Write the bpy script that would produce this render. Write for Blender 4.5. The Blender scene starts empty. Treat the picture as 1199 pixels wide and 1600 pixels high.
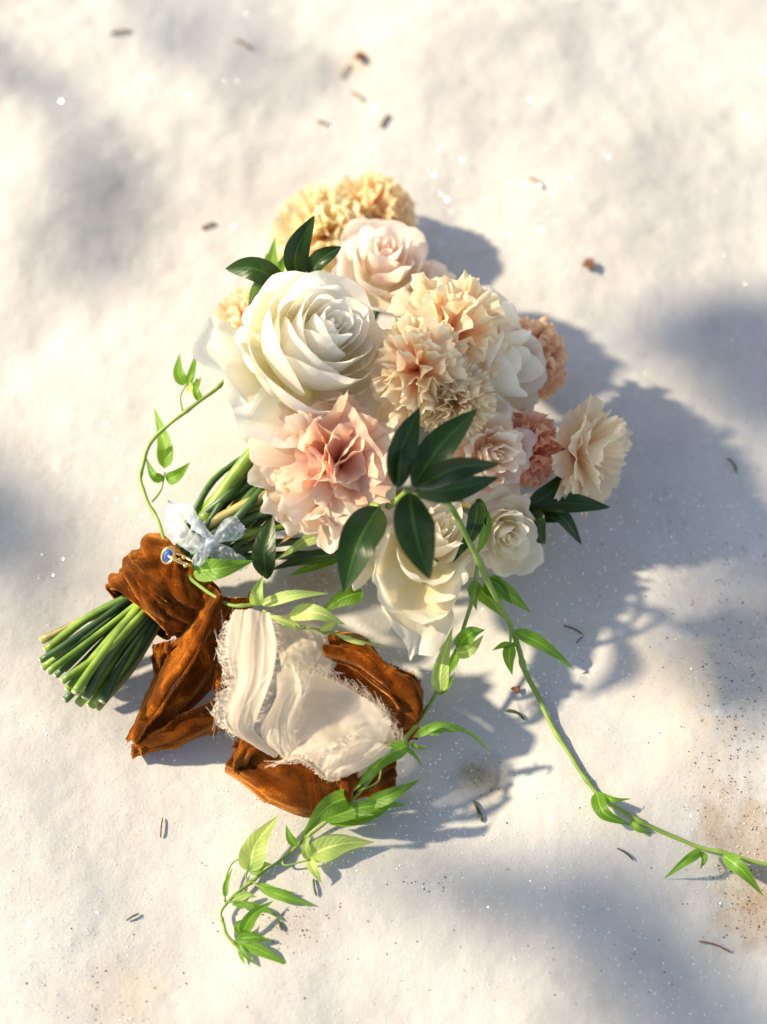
import bpy, math, random
import numpy as np
from mathutils import Vector, Matrix, Quaternion

# ------------------------------------------------------------------ camera
C = bpy.context.scene.collection
sc = bpy.context.scene
TAU = math.radians(25)
F = 50 / 36 * 1600                       # focal length in photograph pixels
DIST = F / 2400                          # 2400 px per metre on the snow at the centre
FWD = Vector((0, math.sin(TAU), -math.cos(TAU)))
UP = Vector((0, math.cos(TAU), math.sin(TAU)))
RIGHT = Vector((1, 0, 0))
CAM = -FWD * DIST
cd = bpy.data.cameras.new('camera'); cam = bpy.data.objects.new('camera', cd); C.objects.link(cam)
cam.location = CAM; cam.rotation_euler = (TAU, 0, 0)
cd.lens = 50; cd.sensor_fit = 'VERTICAL'; cd.sensor_height = 36; cd.sensor_width = 27
cd.clip_start = 0.02; cd.clip_end = 500
cd.dof.use_dof = True; cd.dof.focus_distance = 0.845; cd.dof.aperture_fstop = 2.4
sc.camera = cam
# ------------------------------------------------------------------ light
SUN_EL = math.radians(34)
TRAVEL = Vector((1.0, -0.22, 0)).normalized()        # where the sunlight goes, on the ground
LDIR = (TRAVEL * math.cos(SUN_EL) - Vector((0, 0, math.sin(SUN_EL)))).normalized()
w = bpy.data.worlds.new('World'); sc.world = w; w.use_nodes = True
nt = w.node_tree
sky = nt.nodes.new('ShaderNodeTexSky'); sky.sky_type = 'NISHITA'; sky.sun_disc = False
sky.sun_elevation = SUN_EL
sky.sun_rotation = math.atan2(-TRAVEL.x, -TRAVEL.y)
bg = nt.nodes['Background']; bg.inputs['Strength'].default_value = 0.12
hz = nt.nodes.new('ShaderNodeHueSaturation'); hz.inputs['Saturation'].default_value = 0.68   # a slightly hazy sky
nt.links.new(sky.outputs[0], hz.inputs['Color']); nt.links.new(hz.outputs[0], bg.inputs[0])
sd = bpy.data.lights.new('sun', 'SUN'); sd.energy = 5.0; sd.angle = math.radians(2.4); sd.color = (1.0, 0.84, 0.59)
so = bpy.data.objects.new('sun', sd); C.objects.link(so)
so.rotation_mode = 'QUATERNION'; so.rotation_quaternion = LDIR.to_track_quat('-Z', 'Y')
so.location = -LDIR * 6
vs = sc.view_settings
vs.view_transform = 'Standard'; vs.look = 'None'; vs.gamma = 1; vs.exposure = 0.88; vs.use_curve_mapping = False
sc.cycles.max_bounces = 14; sc.cycles.diffuse_bounces = 10; sc.cycles.transmission_bounces = 12; sc.cycles.transparent_max_bounces = 12
sc.cycles.use_denoising = True
try: sc.cycles.sample_clamp_indirect = 6
except Exception: pass

# ------------------------------------------------------------------ helpers
rng = np.random.default_rng(7); random.seed(7)

def ray(px, py):
    return (FWD + RIGHT * ((px - 599.5) / F) + UP * (-(py - 800) / F))
def at(px, py, h=0.0):
    d = ray(px, py); t = (h - CAM.z) / d.z
    return CAM + d * t
def mpp(p):                                # metres per photograph pixel at a point
    return (Vector(p) - CAM).dot(FWD) / F
def camdir(x, y, z):                       # right, up, towards the camera -> world
    return (RIGHT * x + UP * y - FWD * z).normalized()

def _hash(ix, iy, iz, seed):
    n = (ix.astype(np.int64) * 374761393 + iy.astype(np.int64) * 668265263 + iz.astype(np.int64) * 2147483647 + seed * 974711) & 0xffffffff
    n = ((n ^ (n >> 13)) * 1274126177) & 0xffffffff
    n = (n ^ (n >> 16)) & 0xffffffff
    return n / 4294967295.0 * 2 - 1
def vnoise(x, y, z=None, seed=0):
    x = np.asarray(x, float); y = np.asarray(y, float)
    z = np.zeros_like(x) if z is None else np.asarray(z, float) + np.zeros_like(x)
    ix, iy, iz = np.floor(x), np.floor(y), np.floor(z)
    fx, fy, fz = x - ix, y - iy, z - iz
    fx, fy, fz = [t * t * t * (t * (t * 6 - 15) + 10) for t in (fx, fy, fz)]
    r = 0
    for dx in (0, 1):
        for dy in (0, 1):
            for dz in (0, 1):
                r = r + _hash(ix + dx, iy + dy, iz + dz, seed) * (fx if dx else 1 - fx) * (fy if dy else 1 - fy) * (fz if dz else 1 - fz)
    return r
def fbm(x, y, oct=4, seed=0, gain=0.5):
    r = 0; a = 1
    for k in range(oct):
        r = r + a * vnoise(x * 2 ** k, y * 2 ** k, None, seed + k); a *= gain
    return r

def crom(pts, n):
    P = np.array([list(p) for p in pts], float)
    if len(P) == 2:
        t = np.linspace(0, 1, n)[:, None]; return P[0] * (1 - t) + P[1] * t
    Q = np.vstack([2 * P[0] - P[1], P, 2 * P[-1] - P[-2]])
    out = []
    for t in np.linspace(0, len(P) - 1 - 1e-9, n):
        i = int(t); f = t - i
        a, b, c, d = Q[i:i + 4]
        out.append(0.5 * ((2 * b) + (-a + c) * f + (2 * a - 5 * b + 4 * c - d) * f * f + (-a + 3 * b - 3 * c + d) * f ** 3))
    return np.array(out)

def mesh_obj(name, V, faces, mat, parent=None, uv=None, smooth=True):
    me = bpy.data.meshes.new(name)
    me.from_pydata(np.asarray(V, float).reshape(-1, 3).tolist(), [], faces)
    if uv is not None:
        ul = me.uv_layers.new(name='UVMap')
        li = np.empty(len(me.loops), int); me.loops.foreach_get('vertex_index', li)
        ul.data.foreach_set('uv', np.asarray(uv, float).reshape(-1, 2)[li].ravel())
    if smooth: me.polygons.foreach_set('use_smooth', [True] * len(me.polygons))
    if mat: me.materials.append(mat)
    o = bpy.data.objects.new(name, me); C.objects.link(o)
    if parent is not None: o.parent = parent
    return o
_fc = {}
def grid_faces(n, m, wrap=False):
    k = (n, m, wrap)
    if k not in _fc:
        f = []
        for i in range(n - 1):
            for j in range(m if wrap else m - 1):
                j2 = (j + 1) % m
                f.append((i * m + j, i * m + j2, (i + 1) * m + j2, (i + 1) * m + j))
        _fc[k] = f
    return _fc[k]
def grid_obj(name, G, mat, parent=None, uv=None, wrap=False):
    n, m = G.shape[:2]
    return mesh_obj(name, G, grid_faces(n, m, wrap), mat, parent, uv)

def thing(name, label, cat, loc=(0, 0, 0), quat=None, group=None):
    o = bpy.data.objects.new(name, None); C.objects.link(o)
    o.empty_display_size = 0.01
    o.location = loc
    if quat is not None: o.rotation_mode = 'QUATERNION'; o.rotation_quaternion = quat
    o['label'] = label; o['category'] = cat
    if group: o['group'] = group
    return o
def tag(o, label, cat, group=None):
    o['label'] = label; o['category'] = cat
    if group: o['group'] = group
    return o

def tube_grid(P, rad, m=8, twist=0.0):
    P = np.asarray(P, float); n = len(P)
    rad = np.broadcast_to(np.asarray(rad, float), (n,))
    T = np.gradient(P, axis=0); T /= np.linalg.norm(T, axis=1)[:, None] + 1e-12
    nrm = np.array([0, 0, 1.0])
    if abs(T[0] @ nrm) > .9: nrm = np.array([1.0, 0, 0])
    G = np.zeros((n, m, 3)); a = np.linspace(0, 2 * math.pi, m, endpoint=False)
    for i in range(n):
        nrm = nrm - T[i] * (nrm @ T[i]); nrm /= np.linalg.norm(nrm)
        b = np.cross(T[i], nrm)
        G[i] = P[i] + rad[i] * (np.cos(a)[:, None] * nrm + np.sin(a)[:, None] * b)
    return G
def tube_obj(name, P, rad, mat, parent=None, m=8, cap=True):
    G = tube_grid(P, rad, m); n = len(G)
    f = list(grid_faces(n, m, True))
    if cap:
        f.append(tuple(range(m - 1, -1, -1))); f.append(tuple((n - 1) * m + k for k in range(m)))
    uv = np.stack(np.broadcast_arrays(np.linspace(0, 1, m)[None, :], np.linspace(0, 1, n)[:, None]), -1)
    return mesh_obj(name, G, f, mat, parent, uv)

# ------------------------------------------------------------------ materials
class MatB:
    def __init__(s, name):
        s.m = bpy.data.materials.new(name); s.m.use_nodes = True; s.t = s.m.node_tree
        s.p = s.t.nodes['Principled BSDF']; s.out = s.t.nodes['Material Output']
    def n(s, typ, **kw):
        nd = s.t.nodes.new('ShaderNode' + typ)
        for k, v in kw.items():
            if k in nd.inputs: nd.inputs[k].default_value = v
            else: setattr(nd, k, v)
        return nd
    def l(s, a, b): s.t.links.new(a, b)
    def ramp(s, fac, stops, interp='LINEAR'):
        r = s.n('ValToRGB'); r.color_ramp.interpolation = interp
        el = r.color_ramp.elements
        while len(el) < len(stops): el.new(0.5)
        for e, (p, c) in zip(el, stops):
            e.position = p; e.color = (*c, 1) if len(c) == 3 else c
        if fac is not None: s.l(fac, r.inputs[0])
        return r
    def mix(s, fac, a, b, typ='MIX'):
        mx = s.n('Mix', data_type='RGBA', blend_type=typ)
        for sock, v in ((mx.inputs[0], fac), (mx.inputs[6], a), (mx.inputs[7], b)):
            if hasattr(v, 'is_linked'): s.l(v, sock)
            elif isinstance(v, (int, float)): sock.default_value = v
            else: sock.default_value = (*v, 1)
        return mx.outputs[2]
    def math(s, op, a, b=0.0, c=None):
        md = s.n('Math', operation=op)
        for i, v in enumerate((a, b) if c is None else (a, b, c)):
            if hasattr(v, 'is_linked'): s.l(v, md.inputs[i])
            else: md.inputs[i].default_value = v
        return md.outputs[0]

def translucent(b, col, amount):
    """replace the surface by principled + translucent"""
    tr = b.n('BsdfTranslucent'); b.l(col, tr.inputs['Color'])
    mx = b.n('MixShader'); mx.inputs[0].default_value = amount
    b.l(b.p.outputs[0], mx.inputs[1]); b.l(tr.outputs[0], mx.inputs[2])
    b.l(mx.outputs[0], b.out.inputs['Surface'])
    return tr

def petal_mat(name, stops, edge=None, trans=0.60, vein=0.25, var=0.06):
    """stops: colour from the petal's base (0) to its rim (1)"""
    b = MatB(name)
    stops = [(p, tuple(min(.95, c ** .74) for c in col)) for p, col in stops]
    if edge: edge = tuple(min(.95, c ** .74) for c in edge)
    uv = b.n('UVMap'); sep = b.n('SeparateXYZ'); b.l(uv.outputs[0], sep.inputs[0])
    geo = b.n('TexCoord')
    nz = b.n('TexNoise', Scale=90.0, Detail=3.0); b.l(geo.outputs['Object'], nz.inputs['Vector'])
    v = b.math('ADD', sep.outputs[1], b.math('MULTIPLY', b.math('SUBTRACT', nz.outputs[0], 0.5), 0.22))
    col = b.ramp(v, stops).outputs[0]
    if edge:
        e = b.n('MapRange'); b.l(v, e.inputs[0]); e.inputs[1].default_value = 0.93; e.inputs[2].default_value = 1.04
        col = b.mix(e.outputs[0], col, edge)
    oi = b.n('ObjectInfo')
    hs = b.n('HueSaturation')
    b.l(b.math('ADD', 1 - var, b.math('MULTIPLY', oi.outputs['Random'], 2 * var)), hs.inputs['Saturation'])
    b.l(b.math('ADD', 1 - var, b.math('MULTIPLY', oi.outputs['Random'], var)), hs.inputs['Value'])
    hs.inputs['Hue'].default_value = 0.5
    b.l(col, hs.inputs['Color']); col = hs.outputs[0]
    n4 = b.n('TexNoise', Scale=45.0, Detail=6.0, Roughness=0.7); b.l(geo.outputs['Object'], n4.inputs['Vector'])
    sp = b.n('MapRange'); b.l(n4.outputs[0], sp.inputs[0]); sp.inputs[1].default_value = .60; sp.inputs[2].default_value = .78; sp.inputs[4].default_value = .30
    col = b.mix(sp.outputs[0], col, (0.80, 0.62, 0.36))
    b.l(col, b.p.inputs['Base Color'])
    b.p.inputs['Roughness'].default_value = 0.55
    b.p.inputs['Specular IOR Level'].default_value = 0.3
    # veins running from base to rim
    mp = b.n('Mapping'); mp.inputs['Scale'].default_value = (26, 2.2, 1); b.l(uv.outputs[0], mp.inputs[0])
    n2 = b.n('TexNoise', Scale=1.0, Detail=3.0, Distortion=0.6); b.l(mp.outputs[0], n2.inputs['Vector'])
    bp = b.n('Bump', Strength=vein, Distance=0.0012); b.l(n2.outputs[0], bp.inputs['Height'])
    b.l(bp.outputs[0], b.p.inputs['Normal'])
    gm = b.n('Gamma', Gamma=1.35); b.l(col, gm.inputs[0])
    tr = translucent(b, gm.outputs[0], trans)
    b.l(bp.outputs[0], tr.inputs['Normal'])
    return b.m

def leaf_mat(name, dark, light, rough, trans, under=None, veins=0.5, tint=None):
    b = MatB(name)
    uv = b.n('UVMap'); sep = b.n('SeparateXYZ'); b.l(uv.outputs[0], sep.inputs[0])
    au = b.math('ABSOLUTE', b.math('SUBTRACT', b.math('MULTIPLY', sep.outputs[0], 2.0), 1.0))
    # slanted side veins
    wv = b.math('SINE', b.math('MULTIPLY', b.math('SUBTRACT', sep.outputs[1], b.math('MULTIPLY', au, 0.22)), 60.0))
    wv = b.math('POWER', b.math('ADD', b.math('MULTIPLY', wv, 0.5), 0.5), 5.0)
    tc = b.n('TexCoord'); nz = b.n('TexNoise', Scale=120.0, Detail=3.0); b.l(tc.outputs['Object'], nz.inputs['Vector'])
    f = b.math('ADD', b.math('MULTIPLY', wv, 0.35 * veins), b.math('MULTIPLY', nz.outputs[0], 0.5))
    oi = b.n('ObjectInfo'); f = b.math('ADD', f, b.math('MULTIPLY', b.math('SUBTRACT', oi.outputs['Random'], 0.5), 0.4))
    col = b.ramp(f, [(0.05, dark), (0.75, light)]).outputs[0]
    mid = b.n('MapRange'); b.l(au, mid.inputs[0]); mid.inputs[1].default_value = 0.10; mid.inputs[2].default_value = 0.03
    col = b.mix(b.math('MULTIPLY', mid.outputs[0], 0.6), col, tint or tuple(min(1, c * 1.9) for c in light))
    if under:
        g = b.n('NewGeometry'); col = b.mix(g.outputs['Backfacing'], col, under)
    b.l(col, b.p.inputs['Base Color']); b.p.inputs['Roughness'].default_value = rough; b.p.inputs['Specular IOR Level'].default_value = 0.35
    bp = b.n('Bump', Strength=0.25, Distance=0.0008)
    b.l(b.math('ADD', b.math('MULTIPLY', wv, veins), nz.outputs[0]), bp.inputs['Height']); b.l(bp.outputs[0], b.p.inputs['Normal'])
    tcol = b.mix(1.0, col, (1.0, 1.0, 0.45), 'MULTIPLY')
    hs = b.n('HueSaturation'); hs.inputs['Value'].default_value = 2.2; b.l(tcol, hs.inputs['Color'])
    translucent(b, hs.outputs[0], trans)
    return b.m

def simple_mat(name, c1, c2, rough=0.6, scale=60, bump=0.2, stretch=(1, 1, 1), trans=0, metallic=0, sheen=None, detail=4, coord='Object', dist=0.001):
    b = MatB(name)
    tc = b.n('TexCoord'); mp = b.n('Mapping'); mp.inputs['Scale'].default_value = stretch; b.l(tc.outputs[coord], mp.inputs[0])
    nz = b.n('TexNoise', Scale=float(scale), Detail=float(detail)); b.l(mp.outputs[0], nz.inputs['Vector'])
    col = b.ramp(nz.outputs[0], [(0.32, c1), (0.68, c2)]).outputs[0]
    b.l(col, b.p.inputs['Base Color']); b.p.inputs['Roughness'].default_value = rough
    b.p.inputs['Metallic'].default_value = metallic
    if bump:
        bp = b.n('Bump', Strength=bump, Distance=dist); b.l(nz.outputs[0], bp.inputs['Height']); b.l(bp.outputs[0], b.p.inputs['Normal'])
    if sheen:
        b.p.inputs['Sheen Weight'].default_value = sheen[0]; b.p.inputs['Sheen Tint'].default_value = (*sheen[1], 1)
        b.p.inputs['Sheen Roughness'].default_value = 0.45; b.p.inputs['Specular IOR Level'].default_value = 0.05
    if trans: translucent(b, col, trans)
    return b.m

M = {}
M['white'] = petal_mat('white_rose_petal', [(0.1, (0.90, 0.86, 0.52)), (0.45, (0.93, 0.89, 0.74)), (0.9, (0.93, 0.90, 0.82))], vein=0.3)
M['blush'] = petal_mat('blush_rose_petal', [(0.1, (0.90, 0.80, 0.56)), (0.5, (0.90, 0.77, 0.67)), (0.95, (0.92, 0.81, 0.74))], vein=0.15)
M['cream'] = petal_mat('cream_rose_petal', [(0.1, (0.91, 0.83, 0.52)), (0.5, (0.93, 0.86, 0.66)), (0.95, (0.93, 0.88, 0.73))], vein=0.15)
M['garden_out'] = petal_mat('garden_rose_outer_petal', [(0.1, (0.88, 0.66, 0.38)), (0.5, (0.93, 0.74, 0.55)), (0.95, (0.95, 0.82, 0.69))], vein=0.25)
M['garden_in'] = petal_mat('garden_rose_inner_petal', [(0.1, (0.90, 0.42, 0.22)), (0.6, (0.92, 0.54, 0.36)), (0.97, (0.95, 0.72, 0.55))], vein=0.2)
M['yellow'] = petal_mat('pale_yellow_petal', [(0.1, (0.93, 0.60, 0.24)), (0.55, (0.95, 0.77, 0.43)), (0.95, (0.96, 0.87, 0.62))], vein=0.35)
M['gold'] = petal_mat('golden_peach_petal', [(0.1, (0.93, 0.44, 0.18)), (0.55, (0.95, 0.64, 0.33)), (0.95, (0.96, 0.80, 0.50))], vein=0.35)
M['peach'] = petal_mat('peach_petal', [(0.1, (0.94, 0.49, 0.24)), (0.55, (0.96, 0.69, 0.44)), (0.9, (0.97, 0.85, 0.63))], edge=(0.92, 0.80, 0.52), vein=0.35)
M['peachpink'] = petal_mat('peach_pink_petal', [(0.1, (0.89, 0.46, 0.28)), (0.55, (0.91, 0.64, 0.48)), (0.9, (0.93, 0.77, 0.61))], edge=(0.92, 0.80, 0.58), vein=0.35)
M['orange'] = petal_mat('deep_peach_petal', [(0.1, (0.86, 0.40, 0.18)), (0.6, (0.89, 0.54, 0.33)), (0.95, (0.91, 0.66, 0.43))], vein=0.35)
M['coral'] = petal_mat('coral_petal', [(0.1, (0.87, 0.30, 0.14)), (0.6, (0.91, 0.43, 0.26)), (0.95, (0.94, 0.58, 0.40))], vein=0.35)
M['apricot'] = petal_mat('pale_apricot_petal', [(0.1, (0.90, 0.62, 0.32)), (0.5, (0.91, 0.75, 0.52)), (0.95, (0.93, 0.82, 0.62))], vein=0.3)
M['frill'] = petal_mat('pale_frilled_petal', [(0.1, (0.93, 0.62, 0.44)), (0.6, (0.95, 0.76, 0.60)), (0.95, (0.96, 0.86, 0.74))], vein=0.35)
M['ruscus'] = leaf_mat('dark_glossy_leaf', (0.008, 0.026, 0.002), (0.022, 0.062, 0.004), 0.38, 0.12, under=(0.07, 0.14, 0.025), veins=0.3, tint=(0.05, 0.13, 0.02))
M['vine'] = leaf_mat('vine_leaf', (0.085, 0.19, 0.015), (0.17, 0.32, 0.04), 0.42, 0.38, veins=0.8, under=(0.22, 0.34, 0.08))
M['palevine'] = leaf_mat('pale_vine_leaf', (0.28, 0.39, 0.10), (0.44, 0.54, 0.20), 0.45, 0.35, veins=0.8)
M['vinestem'] = simple_mat('vine_stem', (0.13, 0.22, 0.03), (0.22, 0.32, 0.06), 0.45, 80, 0.1)
M['calyx'] = simple_mat('calyx_green', (0.05, 0.11, 0.02), (0.13, 0.2, 0.04), 0.5, 80, 0.2, trans=0.15)
M['stem_a'] = simple_mat('stem_dark_green', (0.014, 0.045, 0.010), (0.05, 0.12, 0.025), 0.45, 55, 0.25, (1, 1, 1))
M['stem_b'] = simple_mat('stem_bright_green', (0.07, 0.15, 0.010), (0.24, 0.35, 0.035), 0.45, 55, 0.25)
M['stem_c'] = simple_mat('stem_olive', (0.13, 0.12, 0.03), (0.34, 0.30, 0.09), 0.5, 50, 0.3)
M['pith'] = simple_mat('cut_stem_pith', (0.35, 0.42, 0.20), (0.5, 0.55, 0.3), 0.7, 200, 0.1)

b = MatB('rust_velvet'); tc = b.n('TexCoord')
n1 = b.n('TexNoise', Scale=38.0, Detail=5.0, Distortion=1.2); b.l(tc.outputs['Object'], n1.inputs['Vector'])
n2 = b.n('TexNoise', Scale=1300.0, Detail=2.0); b.l(tc.outputs['Object'], n2.inputs['Vector'])
nf = b.math('ADD', b.math('MULTIPLY', n1.outputs[0], .72), b.math('MULTIPLY', n2.outputs[0], .28))
b.l(b.ramp(nf, [(0.40, (0.024, 0.005, 0.0008)), (0.55, (0.10, 0.021, 0.0016)), (0.66, (0.35, 0.108, 0.010))]).outputs[0], b.p.inputs['Base Color'])  # crushed-nap highlights and dark folds mixed into the base colour
b.p.inputs['Roughness'].default_value = 1.0; b.p.inputs['Specular IOR Level'].default_value = 0.0
b.p.inputs['Sheen Weight'].default_value = 0.75; b.p.inputs['Sheen Tint'].default_value = (1.0, 0.40, 0.10, 1); b.p.inputs['Sheen Roughness'].default_value = 0.5
bp = b.n('Bump', Strength=0.8, Distance=0.0022); b.l(nf, bp.inputs['Height']); b.l(bp.outputs[0], b.p.inputs['Normal'])
M['velvet'] = b.m
M['velvet_pile'] = simple_mat('velvet_pile', (0.16, 0.04, 0.004), (0.26, 0.07, 0.008), 1.0, 60, 0, trans=.3)
M['gold_metal'] = simple_mat('gold', (0.9, 0.6, 0.22), (1.0, 0.72, 0.32), 0.2, 50, 0.0, metallic=1)
M['needle_green'] = simple_mat('green_needle', (0.02, 0.04, 0.012), (0.05, 0.08, 0.02), 0.5, 200, 0.1)
M['needle_brown'] = simple_mat('brown_needle', (0.10, 0.05, 0.02), (0.2, 0.11, 0.05), 0.6, 200, 0.2)
M['bud_brown'] = simple_mat('brown_bud_scale', (0.09, 0.03, 0.012), (0.26, 0.10, 0.035), 0.6, 150, 0.4)
M['speck'] = simple_mat('dirt_speck', (0.03, 0.022, 0.015), (0.10, 0.07, 0.04), 0.9, 100, 0.0)
M['bark'] = simple_mat('bark', (0.05, 0.035, 0.025), (0.14, 0.10, 0.07), 0.9, 30, 0.6, (1, 1, 0.25), dist=0.01)
M['fir'] = simple_mat('fir_needles', (0.015, 0.04, 0.012), (0.04, 0.085, 0.02), 0.6, 20, 0.0)
M['withered'] = simple_mat('withered_leaf', (0.22, 0.09, 0.03), (0.40, 0.24, 0.08), 0.6, 120, 0.2, trans=0.2)

def cloth_mat(name, c1, c2, trans, clear, rough=0.7, scale=900.0):
    b = MatB(name)
    tc = b.n('TexCoord'); nz = b.n('TexNoise', Scale=40.0, Detail=3.0); b.l(tc.outputs['Object'], nz.inputs['Vector'])
    col = b.ramp(nz.outputs[0], [(0.3, c1), (0.7, c2)]).outputs[0]
    b.l(col, b.p.inputs['Base Color']); b.p.inputs['Roughness'].default_value = rough
    uv = b.n('UVMap')
    mp = b.n('Mapping'); mp.inputs['Scale'].default_value = (160, 160, 1); b.l(uv.outputs[0], mp.inputs[0])
    ck = b.n('TexNoise', Scale=1.0, Detail=2.0); b.l(mp.outputs[0], ck.inputs['Vector'])
    bp = b.n('Bump', Strength=0.2, Distance=0.0006)
    b.l(b.math('ADD', b.math('MULTIPLY', ck.outputs[0], 0.3), nz.outputs[0]), bp.inputs['Height']); b.l(bp.outputs[0], b.p.inputs['Normal'])
    tr = b.n('BsdfTranslucent'); b.l(col, tr.inputs['Color'])
    mx = b.n('MixShader'); mx.inputs[0].default_value = trans
    b.l(b.p.outputs[0], mx.inputs[1]); b.l(tr.outputs[0], mx.inputs[2])
    tp = b.n('BsdfTransparent'); mx2 = b.n('MixShader'); mx2.inputs[0].default_value = clear
    b.l(mx.outputs[0], mx2.inputs[1]); b.l(tp.outputs[0], mx2.inputs[2]); b.l(mx2.outputs[0], b.out.inputs['Surface'])
    return b.m
M['chiffon'] = cloth_mat('cream_chiffon', (0.88, 0.77, 0.62), (0.93, 0.84, 0.70), 0.60, 0.22)
M['organza'] = cloth_mat('pale_blue_organza', (0.68, 0.76, 0.88), (0.86, 0.90, 0.96), 0.5, 0.48, 0.3)
M['thread'] = cloth_mat('frayed_thread', (0.86, 0.76, 0.62), (0.9, 0.82, 0.7), 0.4, 0.0)
b = MatB('blue_sapphire'); b.p.inputs['Base Color'].default_value = (0.03, 0.10, 0.5, 1); b.p.inputs['Roughness'].default_value = 0.05
b.p.inputs['Transmission Weight'].default_value = 0.3; b.p.inputs['IOR'].default_value = 1.77; M['sapphire'] = b.m

# ------------------------------------------------------------------ snow
BUMPS = [  # px, py, radius m, height m: broad mounds and hollows of the old snow
    (90, 250, .05, .008), (190, 420, .05, -.006), (330, 120, .045, .008), (300, 60, .03, -.006), (700, 60, .07, .010), (730, 330, .04, -.006),
    (1020, 300, .08, .006), (1100, 1120, .035, .007), (1000, 1000, .04, .006), (960, 1330, .05, .006), (770, 1210, .022, -.007), (560, 120, .03, -.005),
    (600, 1500, .08, .006), (150, 1400, .10, .006)]
_BP = [(at(a, b_)[0], at(a, b_)[1], r, h) for a, b_, r, h in BUMPS]
def snow_h(x, y):
    x = np.asarray(x, float); y = np.asarray(y, float)
    d = np.hypot(x, y)
    near = np.clip(1.5 - np.maximum(np.abs(x - 0.0) - .12, 0) * 0, 0, 1)
    top = 1 / (1 + np.exp(-(y - 0.06) / 0.03))                # rougher, lumpier snow above the bouquet
    h = 0.0045 * fbm(x * 8, y * 8, 2, 3) + (0.0005 + 0.0005 * top) * fbm(x * 38, y * 38, 2, 11) + 0.00014 * fbm(x * 190, y * 190, 2, 31)
    for bx, by, r, hh in _BP: h = h + hh * np.exp(-((x - bx) ** 2 + (y - by) ** 2) / r ** 2)
    h = h + np.clip((d - .8) / 4, 0, 1) * 0.10 * fbm(x * .7, y * .7, 3, 51)
    # the bouquet has settled on a flat patch
    flat = np.exp(-((x + .02) ** 2 / .16 ** 2 + (y - .01) ** 2 / .13 ** 2) ** 2)
    return h * (1 - .8 * flat) - .002
def axis_lines(lo, hi, step, far):
    a = list(np.arange(lo, hi, step)); s = step; x = hi
    right = []
    while x < far: right.append(x); s *= 1.22; x += s
    right.append(far); s = step; x = lo; left = []
    while x > -far: s *= 1.22; x -= s; left.append(max(x, -far))
    return np.array(left[::-1] + a + right)
gx = axis_lines(-.34, .34, .0016, 220); gy = axis_lines(-.40, .56, .0018, 220)
X, Y = np.meshgrid(gx, gy)
G = np.stack([X, Y, snow_h(X, Y)], -1)

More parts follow.
